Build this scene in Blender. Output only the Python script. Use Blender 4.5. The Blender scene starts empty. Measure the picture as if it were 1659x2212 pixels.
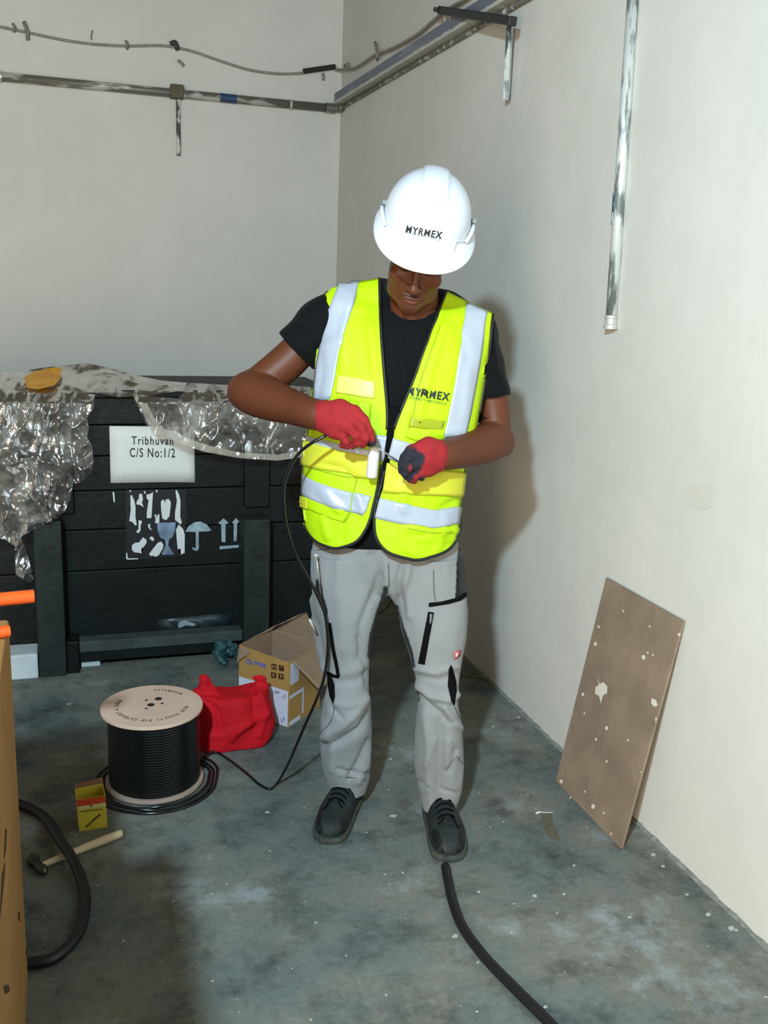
import bpy, bmesh, math, random
import numpy as np
from mathutils import Vector, Matrix, noise
from mathutils.bvhtree import BVHTree
random.seed(7)
S = bpy.context.scene
COL = S.collection
# ------------------------------------------------------------------ camera
FPX = 2091.5
RM = np.array([[0.95092858, 0.03541825, -0.30737662], [-0.30705175, 0.23045437, -0.92336884], [0.03813218, 0.97243834, 0.23002088]])
CH = 1.52
CP = np.array([0.0, 0.0, CH])
TH = math.radians(18.4119)
cam_d = bpy.data.cameras.new('camera')
cam_d.sensor_fit = 'HORIZONTAL'; cam_d.sensor_width = 36.0; cam_d.lens = 36.0 * FPX / 1659.0
cam_d.clip_start = 0.05
cam = bpy.data.objects.new('camera', cam_d); COL.objects.link(cam)
M4 = Matrix([list(RM[i]) + [0] for i in range(3)] + [[0, 0, 0, 1]])
cam.matrix_world = Matrix.Translation((0, 0, CH)) @ M4
S.camera = cam
# ------------------------------------------------------------------ light
w = bpy.data.worlds.new('world'); S.world = w; w.use_nodes = True
w.node_tree.nodes['Background'].inputs[0].default_value = (1.0, 0.87, 0.72, 1)
w.node_tree.nodes['Background'].inputs[1].default_value = 0.3
kl = bpy.data.lights.new('ceiling_lamp', 'AREA'); kl.shape = 'DISK'; kl.size = 0.13
kl.energy = 150; kl.color = (0.66, 0.92, 1.09)
ko = bpy.data.objects.new('ceiling_lamp', kl); COL.objects.link(ko)
LP = Vector((-0.60, -0.30, 2.5)); ko.location = LP
ko.rotation_euler = (Vector((1.0, 2.6, 0.9)) - LP).to_track_quat('-Z', 'Y').to_euler()
dl = bpy.data.lights.new('warm_fill_lamp', 'AREA'); dl.shape = 'RECTANGLE'; dl.size = .9; dl.size_y = 2.1; dl.energy = 165; dl.color = (1.0, 0.80, 0.60)  # added warm fill behind the camera, not a known source
do = bpy.data.objects.new('warm_fill_lamp', dl); COL.objects.link(do); do.location = (-1.30, -1.14, 1.07); do.rotation_euler = (math.radians(90), 0, math.radians(-20))
S.view_settings.view_transform = 'Standard'; S.view_settings.look = 'None'
S.view_settings.exposure = 0.0; S.view_settings.gamma = 1.0; S.view_settings.use_curve_mapping = False

# ------------------------------------------------------------------ helpers
def srgb(r, g, b):
    f = lambda c: (c/255/12.92) if c/255 <= 0.04045 else ((c/255+0.055)/1.055)**2.4
    return (f(r), f(g), f(b), 1)

def ray(px, py):
    return RM @ np.array([px-829.5, 1106.0-py, -FPX])
def on_floor(px, py, z=0.0):
    r = ray(px, py); return CP + r*((z-CH)/r[2])
def on_x(px, py, x):
    r = ray(px, py); return CP + r*(x/r[0])
def on_y(px, py, y):
    r = ray(px, py); return CP + r*(y/r[1])
RV = np.array([math.cos(TH), -math.sin(TH), 0]); FV = np.array([math.sin(TH), math.cos(TH), 0])
def at_d(px, py, d):
    r = ray(px, py); return CP + r*(d/np.dot(r, FV))
def loc(px, py, d):                      # point in the heading frame (right, away, up)
    p = at_d(px, py, d); return np.array([p@RV, d, p[2]])
def to_world(v):
    v = np.asarray(v, float); return v[..., 0:1]*RV + v[..., 1:2]*FV + v[..., 2:3]*np.array([0, 0, 1.0])
def proj(v):                             # world -> photograph position
    q = (np.asarray(v, float)-CP) @ RM
    return 829.5 - FPX*q[..., 0]/q[..., 2], 1106.0 + FPX*q[..., 1]/q[..., 2]

def mat(name, color, rough=0.8, metal=0.0, spec=0.5, noise_amt=0.0, nscale=20.0, bump=0.0, bscale=60.0, attr=None, color2=None, sheen=0.0, coat=0.0, detail=6):
    m = bpy.data.materials.new(name); m.use_nodes = True
    nt = m.node_tree; b = nt.nodes['Principled BSDF']
    b.inputs['Roughness'].default_value = rough; b.inputs['Metallic'].default_value = metal
    b.inputs['Specular IOR Level'].default_value = spec
    b.inputs['Sheen Weight'].default_value = sheen; b.inputs['Coat Weight'].default_value = coat
    b.inputs['Base Color'].default_value = color
    tc = nt.nodes.new('ShaderNodeTexCoord')
    src = None
    if noise_amt > 0 or color2:
        n = nt.nodes.new('ShaderNodeTexNoise'); n.inputs['Scale'].default_value = nscale; n.inputs['Detail'].default_value = detail
        nt.links.new(tc.outputs['Object'], n.inputs['Vector'])
        r = nt.nodes.new('ShaderNodeValToRGB')
        c2 = color2 or tuple(c*(1-noise_amt) for c in color[:3]) + (1,)
        r.color_ramp.elements[0].position = 0.3; r.color_ramp.elements[1].position = 0.7
        r.color_ramp.elements[0].color = c2; r.color_ramp.elements[1].color = color
        nt.links.new(n.outputs['Fac'], r.inputs['Fac']); src = r.outputs['Color']
    if attr:
        a = nt.nodes.new('ShaderNodeAttribute'); a.attribute_name = attr
        if src:
            mx = nt.nodes.new('ShaderNodeMix'); mx.data_type = 'RGBA'; mx.blend_type = 'MULTIPLY'; mx.inputs[0].default_value = 1
            nt.links.new(src, mx.inputs[6]); nt.links.new(a.outputs['Color'], mx.inputs[7]); src = mx.outputs[2]
        else: src = a.outputs['Color']
    if src: nt.links.new(src, b.inputs['Base Color'])
    if bump > 0:
        n2 = nt.nodes.new('ShaderNodeTexNoise'); n2.inputs['Scale'].default_value = bscale; n2.inputs['Detail'].default_value = 5
        nt.links.new(tc.outputs['Object'], n2.inputs['Vector'])
        bm_ = nt.nodes.new('ShaderNodeBump'); bm_.inputs['Strength'].default_value = bump; bm_.inputs['Distance'].default_value = 0.01
        nt.links.new(n2.outputs['Fac'], bm_.inputs['Height']); nt.links.new(bm_.outputs['Normal'], b.inputs['Normal'])
    return m

def link(name, verts, faces, material, parent=None, origin=None, smooth=False, colors=None, solid=0.0):
    """verts in world space; linked relative to its own or its thing's origin"""
    verts = np.asarray(verts, float).reshape(-1, 3)
    if parent is not None:
        o0 = parent['_o']
    else:
        if origin is None:
            lo, hi = verts.min(0), verts.max(0); origin = ((lo[0]+hi[0])/2, (lo[1]+hi[1])/2, lo[2])
        o0 = origin
    o0 = np.array([float(q) for q in o0])
    me = bpy.data.meshes.new(name); me.from_pydata((verts-o0).tolist(), [], [tuple(int(i) for i in f) for f in faces]); me.update()
    if smooth: me.polygons.foreach_set('use_smooth', [True]*len(me.polygons))
    mats = material if isinstance(material, (list, tuple)) else [material]
    for m_ in mats: me.materials.append(m_)
    if colors is not None:
        a = me.color_attributes.new('tint', 'FLOAT_COLOR', 'POINT')
        c = np.ones((len(verts), 4), np.float32); c[:, :3] = colors; a.data.foreach_set('color', c.ravel())
    ob = bpy.data.objects.new(name, me); COL.objects.link(ob)
    if parent is not None:
        ob.parent = parent; ob['_o'] = [float(q) for q in o0]
    else:
        ob.location = o0; ob['_o'] = [float(q) for q in o0]
    if solid:
        md = ob.modifiers.new('thickness', 'SOLIDIFY'); md.thickness = solid; md.offset = 0
    return ob
def thing(name, label, cat, origin, group=None):
    o = bpy.data.objects.new(name, None); COL.objects.link(o); o.location = tuple(origin); o.empty_display_size = 0.05
    o['_o'] = list(map(float, origin)); return tag(o, label, cat, group)
def tag(o, label, cat, group=None):
    o['label'] = label; o['category'] = cat
    if group: o['group'] = group
    return o
def structure(o): o['kind'] = 'structure'; return o

def pieces(name, parts, m, parent):
    return [link(name, v, f, m, parent) for v, f in parts]
def box_vf(c, s, M=None):
    c = np.array(c, float); s = np.array(s, float)/2
    v = np.array([[x, y, z] for x in (-1, 1) for y in (-1, 1) for z in (-1, 1)])*s
    if M is not None: v = v @ np.array(M).T
    f = [(0, 1, 3, 2), (4, 6, 7, 5), (0, 4, 5, 1), (2, 3, 7, 6), (0, 2, 6, 4), (1, 5, 7, 3)]
    return v+c, f
def join(parts):
    V, F, n = [], [], 0
    for v, f in parts:
        V.append(np.asarray(v, float)); F += [tuple(i+n for i in q) for q in f]; n += len(v)
    return np.vstack(V), F
def bevel(ob, wd=0.004, seg=2):
    md = ob.modifiers.new('bevel', 'BEVEL'); md.width = wd; md.segments = seg; md.limit_method = 'ANGLE'; return ob
def catmull(P, n=8, closed=False):
    P = [np.array(p, float) for p in P]; out = []
    m = len(P)
    for i in range(m if closed else m-1):
        if closed: a, b, c, d = P[i-1], P[i], P[(i+1) % m], P[(i+2) % m]
        else:
            b, c = P[i], P[i+1]; a = P[i-1] if i > 0 else 2*b-c; d = P[i+2] if i+2 < m else 2*c-b
        for k in range(n):
            t = k/n; out.append(0.5*((2*b)+(-a+c)*t+(2*a-5*b+4*c-d)*t*t+(-a+3*b-3*c+d)*t**3))
    if not closed: out.append(P[-1])
    return np.array(out)
def tube_vf(P, r, seg=10, cap=True):
    P = np.asarray(P, float); n = len(P); r = np.full(n, r) if np.isscalar(r) else np.asarray(r)
    T = np.gradient(P, axis=0); T /= np.linalg.norm(T, axis=1)[:, None]+1e-12
    up = np.array([0, 0, 1.0]) if abs(T[0][2]) < 0.9 else np.array([1.0, 0, 0])
    N = np.cross(T[0], up); N /= np.linalg.norm(N)
    V = []
    for i in range(n):
        N = N-T[i]*np.dot(N, T[i]); N /= np.linalg.norm(N); B = np.cross(T[i], N)
        for k in range(seg):
            a = 2*math.pi*k/seg; V.append(P[i]+r[i]*(math.cos(a)*N+math.sin(a)*B))
    F = [(i*seg+k, i*seg+(k+1) % seg, (i+1)*seg+(k+1) % seg, (i+1)*seg+k) for i in range(n-1) for k in range(seg)]
    if cap: F += [tuple(range(seg))[::-1], tuple((n-1)*seg+k for k in range(seg))]
    return np.array(V), F
def lathe_vf(prof, seg=48, c=(0, 0, 0), axis=None):
    V = []; n = len(prof)
    for (r, z) in prof:
        for k in range(seg):
            a = 2*math.pi*k/seg; V.append([r*math.cos(a), r*math.sin(a), z])
    F = [(i*seg+k, i*seg+(k+1) % seg, (i+1)*seg+(k+1) % seg, (i+1)*seg+k) for i in range(n-1) for k in range(seg)]
    F += [tuple(range(seg))[::-1], tuple((n-1)*seg+k for k in range(seg))]
    V = np.array(V)
    if axis is not None:
        q = Vector((0, 0, 1)).rotation_difference(Vector(axis)).to_matrix(); V = V @ np.array(q).T
    return V+np.array(c), F

# flat outlines -> dense triangle mesh in photo coordinates -> placed on a real surface
def poly_tri(poly, maxlen):
    bm = bmesh.new(); vs = [bm.verts.new((p[0], p[1], 0)) for p in poly]
    bm.faces.new(vs); bmesh.ops.triangulate(bm, faces=bm.faces[:])
    for _ in range(9):
        L = [e for e in bm.edges if e.calc_length() > maxlen]
        if not L: break
        bmesh.ops.subdivide_edges(bm, edges=L, cuts=1); bmesh.ops.triangulate(bm, faces=[f for f in bm.faces if len(f.verts) > 3])
    bm.verts.index_update()
    V = [(v.co.x, v.co.y) for v in bm.verts]; F = [tuple(v.index for v in f.verts) for f in bm.faces]; bm.free(); return V, F
def bvh_hit(bvh, dfall=2.6):
    def h(px, py):
        r = ray(px, py); r = r/np.linalg.norm(r)
        p, n, i, d = bvh.ray_cast(Vector(CP), Vector(r))
        if p is None:
            q = at_d(px, py, dfall); p, n, i, d = bvh.find_nearest(Vector(q))
        n = np.array(n); 
        if n@r > 0: n = -n
        return np.array(p), n
    return h
def plane_hit(axis, val):
    def h(px, py):
        r = ray(px, py); n = np.zeros(3); n[axis] = -np.sign(r[axis])
        return CP+r*((val-CP[axis])/r[axis]), n
    return h
def place(V, hit, off):
    out = []
    for (x, y) in V:
        p, n = hit(x, y); out.append(p+n*off)
    return np.array(out)
def decal(name, poly, hit, off, m, parent, maxlen=12, solid=0.0, colors=None):
    V, F = poly_tri(poly, maxlen)
    P = place(V, hit, off)
    # orient towards the camera
    F2 = []
    for f in F:
        n = np.cross(P[f[1]]-P[f[0]], P[f[2]]-P[f[0]]); F2.append(f if n@(CP-P[f[0]]) > 0 else f[::-1])
    o = link(name, P, F2, m, parent, smooth=True, colors=colors)
    if solid:
        md = o.modifiers.new('thickness', 'SOLIDIFY'); md.thickness = solid; md.offset = -1
    return o
def ribbon_poly(P, wd):
    P = np.array(P, float); T = np.gradient(P, axis=0); T /= np.linalg.norm(T, axis=1)[:, None]
    N = np.stack([-T[:, 1], T[:, 0]], 1); wd = np.array(wd)/2 if np.ndim(wd) else np.full(len(P), wd/2)
    return [tuple(p) for p in P+N*wd[:, None]]+[tuple(p) for p in (P-N*wd[:, None])[::-1]]
def band_vf(A, B, hit, off, n=None, m=6):
    """surface between two photo polylines A and B (same count), smooth columns"""
    A = catmull(A, 6); B = catmull(B, 6); V = []
    for a, b in zip(A, B):
        for k in range(m+1): V.append(tuple(a+(b-a)*k/m))
    F = [(i*(m+1)+k, i*(m+1)+k+1, (i+1)*(m+1)+k+1, (i+1)*(m+1)+k) for i in range(len(A)-1) for k in range(m)]
    P = place(V, hit, off); F2 = []
    for f in F:
        nn = np.cross(P[f[1]]-P[f[0]], P[f[2]]-P[f[0]]); F2.append(f if nn@(CP-P[f[0]]) > 0 else f[::-1])
    return P, F2
def text_tri(s, bold=0.0, maxlen=0.25):
    cu = bpy.data.curves.new('t', 'FONT'); cu.body = s; cu.offset = bold; cu.resolution_u = 3; cu.space_character = 1.2
    ob = bpy.data.objects.new('t', cu); COL.objects.link(ob)
    dg = bpy.context.evaluated_depsgraph_get(); me = bpy.data.meshes.new_from_object(ob.evaluated_get(dg))
    bm = bmesh.new(); bm.from_mesh(me); bmesh.ops.triangulate(bm, faces=bm.faces[:])
    for _ in range(4):
        L = [e for e in bm.edges if e.calc_length() > maxlen]
        if not L: break
        bmesh.ops.subdivide_edges(bm, edges=L, cuts=1); bmesh.ops.triangulate(bm, faces=[f for f in bm.faces if len(f.verts) > 3])
    bm.verts.index_update()
    V = np.array([(v.co.x, v.co.y) for v in bm.verts]); F = [tuple(v.index for v in f.verts) for f in bm.faces]; bm.free()
    bpy.data.objects.remove(ob); bpy.data.curves.remove(cu); bpy.data.meshes.remove(me)
    lo, hi = V.min(0), V.max(0); V = (V-lo)/(hi-lo); return V, F
def text_decal(name, s, p0, p1, h, hit, off, m, parent, bold=0.0, shear=(0, 0)):
    """s runs from p0 (bottom left) to p1 (bottom right); h = vector to the top"""
    V, F = text_tri(s, bold); p0 = np.array(p0, float); e = np.array(p1, float)-p0; h = np.array(h, float)
    Q = p0+V[:, 0:1]*e+V[:, 1:2]*h
    P = place(Q, hit, off); F2 = []
    for f in F:
        nn = np.cross(P[f[1]]-P[f[0]], P[f[2]]-P[f[0]]); F2.append(f if nn@(CP-P[f[0]]) > 0 else f[::-1])
    return link(name, P, F2, m, parent)

# ------------------------------------------------------------------ implicit surfaces
class Field:
    def __init__(s, lo, hi, h):
        s.lo = np.array(lo, float); s.h = h; s.n = np.ceil((np.array(hi)-s.lo)/h).astype(int)+1
        s.F = np.full(tuple(s.n), 0.2, np.float32)
        s.ax = [(s.lo[i]+h*np.arange(s.n[i])).astype(np.float32) for i in range(3)]
    def add(s, fn, lo, hi, k=0.0, sub=False, m=None):
        m = (k+2.5*s.h+0.012) if m is None else m
        i0 = np.clip(np.floor((np.array(lo)-m-s.lo)/s.h).astype(int), 0, s.n); i1 = np.clip(np.ceil((np.array(hi)+m-s.lo)/s.h).astype(int)+1, 0, s.n)
        if (i1 <= i0).any(): return
        sl = tuple(slice(a, b) for a, b in zip(i0, i1))
        X = s.ax[0][sl[0]][:, None, None]; Y = s.ax[1][sl[1]][None, :, None]; Z = s.ax[2][sl[2]][None, None, :]
        D = fn(X, Y, Z).astype(np.float32); A = s.F[sl]
        if sub:
            D = -D
            if k > 0:
                h_ = np.maximum(k-np.abs(A-D), 0)/k; s.F[sl] = np.maximum(A, D)+h_*h_*k/4
            else: s.F[sl] = np.maximum(A, D)
        else:
            if k > 0:
                h_ = np.maximum(k-np.abs(A-D), 0)/k; s.F[sl] = np.minimum(A, D)-h_*h_*k/4
            else: s.F[sl] = np.minimum(A, D)
    def cone(s, a, b, r1, r2, k=0.01, sub=False, flat=None):
        a = np.array(a, float); b = np.array(b, float); ba = b-a; L = max(ba@ba, 1e-9); R = max(r1, r2)
        def fn(X, Y, Z):
            px, py, pz = X-a[0], Y-a[1], Z-a[2]
            t = np.clip((px*ba[0]+py*ba[1]+pz*ba[2])/L, 0, 1)
            return np.sqrt((px-t*ba[0])**2+(py-t*ba[1])**2+(pz-t*ba[2])**2)-(r1+(r2-r1)*t)
        s.add(fn, np.minimum(a, b)-R, np.maximum(a, b)+R, k, sub)
    def limb(s, pts, k=0.003, n=7):
        Q = catmull([tuple(p)+(r,) for p, r in pts], n)
        s.chain([(q[:3], q[3]) for q in Q], k)
    def chain(s, pts, k=0.01):
        for (a, ra), (b, rb) in zip(pts[:-1], pts[1:]): s.cone(a, b, ra, rb, k)
    def ell(s, c, r, M=None, k=0.01, sub=False):
        c = np.array(c, float); r = np.array(r, float); M = np.eye(3) if M is None else np.array(M); mr = r.min()
        def fn(X, Y, Z):
            x, y, z = X-c[0], Y-c[1], Z-c[2]
            u = (x*M[0, 0]+y*M[1, 0]+z*M[2, 0])/r[0]; v = (x*M[0, 1]+y*M[1, 1]+z*M[2, 1])/r[1]; q = (x*M[0, 2]+y*M[1, 2]+z*M[2, 2])/r[2]
            k0 = np.sqrt(u*u+v*v+q*q)+1e-6; k1 = np.sqrt((u/r[0])**2+(v/r[1])**2+(q/r[2])**2)+1e-6
            return k0*(k0-1)/k1
        R = r.max(); s.add(fn, c-R, c+R, k, sub)
    def loft(s, rows, k=0.02, e=2.3, sm=12):
        """rows: (py, pxl, pxr, depth, halfdepth) from top to bottom"""
        Z, CX, CY, A, B = [], [], [], [], []
        for (py, l, r, d, b) in rows:
            p, q = loc(l, py, d), loc(r, py, d); Z.append((p[2]+q[2])/2); CX.append((p[0]+q[0])/2); A.append((q[0]-p[0])/2); CY.append(d); B.append(b)
        Z = np.array(Z); o = np.argsort(Z); zz = np.linspace(Z.min(), Z.max(), 200)
        def it(v):
            y = np.interp(zz, Z[o], np.array(v)[o]); ker = np.ones(sm)/sm; return np.convolve(np.pad(y, sm, mode='edge'), ker, 'same')[sm:-sm]
        CX, CY, A, B = map(it, (CX, CY, A, B)); z0, z1 = Z.min(), Z.max()
        def fn(X, Y, Zg):
            z = Zg.ravel(); cx, cy, a, b = [np.interp(z, zz, v)[None, None, :] for v in (CX, CY, A, B)]
            q = ((np.abs(X-cx)/a)**e+(np.abs(Y-cy)/b)**e)**(1/e)
            d = (q-1)*np.minimum(a, b)
            return np.maximum(d, np.maximum(Zg-z1, z0-Zg))
        s.add(fn, (CX.min()-A.max(), CY.min()-B.max(), z0), (CX.max()+A.max(), CY.max()+B.max(), z1), k)
    def mesh(s, iso=0.0):
        F = s.F-iso; inside = F < 0; n = s.n
        cn = tuple(n-1); acc = np.zeros(cn+(3,), np.float32); cnt = np.zeros(cn, np.float32)
        edges = []
        for ax in range(3):
            sa = [slice(None)]*3; sb = [slice(None)]*3; sa[ax] = slice(0, -1); sb[ax] = slice(1, None)
            a, b = F[tuple(sa)], F[tuple(sb)]; ia = inside[tuple(sa)]; cr = ia != inside[tuple(sb)]
            idx = np.argwhere(cr); av = a[cr]; bv = b[cr]; t = av/(av-bv); edges.append((idx, ia[cr]))
            pos = idx.astype(np.float32).copy(); pos[:, ax] += t
            o1, o2 = [i for i in range(3) if i != ax]
            for d1 in (0, -1):
                for d2 in (0, -1):
                    c = idx.copy(); c[:, o1] += d1; c[:, o2] += d2
                    ok = ((c >= 0) & (c < np.array(cn))).all(1); c = c[ok]
                    acc[c[:, 0], c[:, 1], c[:, 2]] += pos[ok]; cnt[c[:, 0], c[:, 1], c[:, 2]] += 1
        ids = np.full(cn, -1, np.int64); act = cnt > 0; ids[act] = np.arange(act.sum())
        V = acc[act]/cnt[act][:, None]*s.h+s.lo
        Fs = []
        for ax in range(3):
            idx, ins = edges[ax]; o1, o2 = [(1, 2), (2, 0), (0, 1)][ax]
            ok = (idx[:, o1] > 0) & (idx[:, o2] > 0) & (idx[:, o1] < n[o1]-1) & (idx[:, o2] < n[o2]-1); idx = idx[ok]; ins = ins[ok]
            q = []
            for d1, d2 in ((-1, -1), (0, -1), (0, 0), (-1, 0)):
                c = idx.copy(); c[:, o1] += d1; c[:, o2] += d2; q.append(ids[c[:, 0], c[:, 1], c[:, 2]])
            q = np.stack(q, 1); q[~ins] = q[~ins][:, ::-1]; Fs.append(q)
        return V, np.vstack(Fs)
def relax(V, F, it=2, lam=0.5):
    V = V.copy()
    E = np.vstack([F[:, [0, 1]], F[:, [1, 2]], F[:, [2, 3]], F[:, [3, 0]]]); E = np.vstack([E, E[:, ::-1]])
    for _ in range(it):
        a = np.zeros_like(V); c = np.zeros(len(V)); np.add.at(a, E[:, 0], V[E[:, 1]]); np.add.at(c, E[:, 0], 1)
        V = V+lam*(a/np.maximum(c, 1)[:, None]-V)
    return V
def normals(V, F):
    n = np.cross(V[F[:, 2]]-V[F[:, 0]], V[F[:, 3]]-V[F[:, 1]]); N = np.zeros_like(V)
    for k in range(4): np.add.at(N, F[:, k], n)
    return N/(np.linalg.norm(N, axis=1)[:, None]+1e-12)
def seg_dist(px, py, P):
    best = np.full(px.shape, 1e9); 
    for a, b in zip(P[:-1], P[1:]):
        a = np.array(a, float); d = np.array(b, float)-a; t = np.clip(((px-a[0])*d[0]+(py-a[1])*d[1])/(d@d), 0, 1)
        best = np.minimum(best, np.hypot(px-a[0]-t*d[0], py-a[1]-t*d[1]))
    return best
def fold(V, F, folds, front=True):
    """raise or sink cloth folds: (polyline, width, height)"""
    N = normals(V, F); px, py = proj(V); vis = np.clip(-(N@FV)*2.5, 0, 1)
    disp = np.zeros(len(V))
    for P, wd, amp in folds: disp += amp*np.exp(-(seg_dist(px, py, P)/wd)**2)
    return V+N*(disp*vis)[:, None]
def wrinkle(V, F, amp, sc, seed=0):
    N = normals(V, F)
    d = np.array([noise.noise(Vector((v[0]*sc+seed, v[1]*sc, v[2]*sc*0.6))) for v in V]); return V+N*(d*amp)[:, None]
def tri_bvh(V, F): return BVHTree.FromPolygons([tuple(v) for v in V], [tuple(int(i) for i in f) for f in F])
# ------------------------------------------------------------------ setting
def nodes(m): return m.node_tree, m.node_tree.nodes, m.node_tree.links
def wall_mat(name, ca, cb):
    m = mat(name, ca, rough=0.75, spec=0.25, bump=0.12, bscale=14)
    nt, N, L = nodes(m); b = N['Principled BSDF']; tc = N['Texture Coordinate']
    n1 = N.new('ShaderNodeTexNoise'); n1.inputs['Scale'].default_value = 1.3; n1.inputs['Detail'].default_value = 8; n1.inputs['Roughness'].default_value = 0.62
    L.new(tc.outputs['Object'], n1.inputs['Vector'])
    r = N.new('ShaderNodeValToRGB'); r.color_ramp.elements[0].position = 0.38; r.color_ramp.elements[1].position = 0.62
    r.color_ramp.elements[0].color = cb; r.color_ramp.elements[1].color = ca
    L.new(n1.outputs['Fac'], r.inputs['Fac'])
    n2 = N.new('ShaderNodeTexNoise'); n2.inputs['Scale'].default_value = 9; n2.inputs['Detail'].default_value = 3
    L.new(tc.outputs['Object'], n2.inputs['Vector'])
    mx = N.new('ShaderNodeMix'); mx.data_type = 'RGBA'; mx.blend_type = 'SOFT_LIGHT'; mx.inputs[0].default_value = 0.10
    L.new(r.outputs['Color'], mx.inputs[6]); L.new(n2.outputs['Fac'], mx.inputs[7]); L.new(mx.outputs[2], b.inputs['Base Color'])
    return m
M_wall = wall_mat('painted_plaster', srgb(206, 204, 196), srgb(199, 198, 190))
def floor_mat():
    m = mat('concrete', srgb(110, 112, 104), rough=0.7, spec=0.15)
    nt, N, L = nodes(m); b = N['Principled BSDF']; tc = N['Texture Coordinate']
    def nz(sc, d=8, ro=0.6):
        n = N.new('ShaderNodeTexNoise'); n.inputs['Scale'].default_value = sc; n.inputs['Detail'].default_value = d; n.inputs['Roughness'].default_value = ro
        L.new(tc.outputs['Object'], n.inputs['Vector']); return n
    def ramp(src, stops):
        r = N.new('ShaderNodeValToRGB'); e = r.color_ramp.elements
        while len(e) < len(stops): e.new(0.5)
        for q, (p, c) in zip(e, stops): q.position = p; q.color = c
        L.new(src, r.inputs['Fac']); return r.outputs['Color']
    def mix(a, bb, f, mode='MIX'):
        x = N.new('ShaderNodeMix'); x.data_type = 'RGBA'; x.blend_type = mode
        if isinstance(f, float): x.inputs[0].default_value = f
        else: L.new(f, x.inputs[0])
        L.new(a, x.inputs[6])
        if isinstance(bb, tuple): x.inputs[7].default_value = bb
        else: L.new(bb, x.inputs[7])
        return x.outputs[2]
    base = ramp(nz(2.6, 10, .66).outputs['Fac'], [(.3, srgb(74, 80, 78)), (.45, srgb(102, 108, 104)), (.56, srgb(114, 113, 103)), (.7, srgb(146, 152, 154))])
    blot = ramp(nz(7, 8, .7).outputs['Fac'], [(.32, srgb(112, 112, 112)), (.5, (.5, .5, .5, 1)), (.72, srgb(196, 198, 198))])
    c = mix(base, blot, 0.75, 'OVERLAY')
    fine = ramp(nz(60, 6, .7).outputs['Fac'], [(.3, (.35, .35, .35, 1)), (.7, (.65, .65, .65, 1))])
    c = mix(c, fine, 0.55, 'OVERLAY')
    # paint splashes
    for sc, th, s in ((9, .075, 0), (22, .07, 5), (45, .08, 9)):
        v = N.new('ShaderNodeTexVoronoi'); v.inputs['Scale'].default_value = sc; v.inputs['Randomness'].default_value = 1
        mp = N.new('ShaderNodeVectorMath'); mp.operation = 'ADD'
        dn = nz(sc*1.5, 3); sc_ = N.new('ShaderNodeVectorMath'); sc_.operation = 'SCALE'; sc_.inputs['Scale'].default_value = 0.35/sc
        L.new(dn.outputs['Color'], sc_.inputs[0]); L.new(tc.outputs['Object'], mp.inputs[0]); L.new(sc_.outputs[0], mp.inputs[1]); L.new(mp.outputs[0], v.inputs['Vector'])
        lt = N.new('ShaderNodeMath'); lt.operation = 'LESS_THAN'; lt.inputs[1].default_value = th; L.new(v.outputs['Distance'], lt.inputs[0])
        sel = N.new('ShaderNodeSeparateColor'); L.new(v.outputs['Color'], sel.inputs[0])
        g = N.new('ShaderNodeMath'); g.operation = 'GREATER_THAN'; g.inputs[1].default_value = 0.72; L.new(sel.outputs[0], g.inputs[0])
        mu = N.new('ShaderNodeMath'); mu.operation = 'MULTIPLY'; L.new(lt.outputs[0], mu.inputs[0]); L.new(g.outputs[0], mu.inputs[1])
        m2 = N.new('ShaderNodeMath'); m2.operation = 'MULTIPLY'; m2.inputs[1].default_value = 0.8; L.new(mu.outputs[0], m2.inputs[0])
        c = mix(c, srgb(190, 188, 178), m2.outputs[0])
    L.new(c, b.inputs['Base Color'])
    bp = N.new('ShaderNodeBump'); bp.inputs['Strength'].default_value = 0.25; bp.inputs['Distance'].default_value = 0.004
    L.new(nz(38, 8, .7).outputs['Fac'], bp.inputs['Height']); L.new(bp.outputs['Normal'], b.inputs['Normal'])
    return m
M_floor = floor_mat()
v, f = box_vf((-.2715, 2.35, -0.05), (3.857, 7.1, 0.1)); structure(link('floor', v, f, M_floor, origin=(0, 0, 0)))
v, f = box_vf((-.2715, 5.80, 1.6), (3.857, 0.10, 3.2)); structure(link('wall_back', v, f, M_wall, origin=(0, 5.8, 0)))
v, f = box_vf((1.607, 2.35, 1.6), (0.10, 7.1, 3.2)); structure(link('wall_right', v, f, M_wall, origin=(1.6, 2.4, 0)))
v, f = box_vf((-.2715, 2.35, 3.25), (3.857, 7.1, 0.1)); structure(link('ceiling', v, f, mat('raw_ceiling', srgb(112, 106, 96), rough=.9), origin=(0, 2.7, 3.2)))
v, f = join([box_vf((.36, -1.16, 1.6), (2.40, .08, 3.2)), box_vf((-1.3, -1.16, 2.68), (.92, .08, 1.04)), box_vf((-1.98, -1.16, 1.6), (.44, .08, 3.2))]); structure(link('wall_front_added', v, f, M_wall, origin=(.5, -1.1, 0)))  # unseen wall behind the camera, added with an opening for the fill lamp
# rough mortar line where the right wall meets the floor
M_mortar = mat('mortar', srgb(132, 134, 126), rough=0.95, noise_amt=0.4, nscale=30, bump=0.6, bscale=60)
V = []; n = 420
for i in range(n):
    y = 1.1+i*(5.74-1.1)/(n-1); a = noise.noise(Vector((y*9, 0, 0)))*0.6+noise.noise(Vector((y*31, 3, 0)))*0.4
    wd = 0.010+0.008*a; hh = 0.008+0.010*noise.noise(Vector((y*17, 9, 0)))+0.004*noise.noise(Vector((y*60, 9, 0)))
    V += [(1.5565, y, 0.0), (1.5565, y, max(hh, .002)), (1.5565-wd*.6, y, max(hh*.6, .0015)), (1.5565-max(wd, .003), y, 0.0)]
F = [(i*4+k, i*4+k+1, i*4+k+5, i*4+k+4) for i in range(n-1) for k in range(3)]
structure(link('trim_1', V, F, M_mortar))
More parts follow.
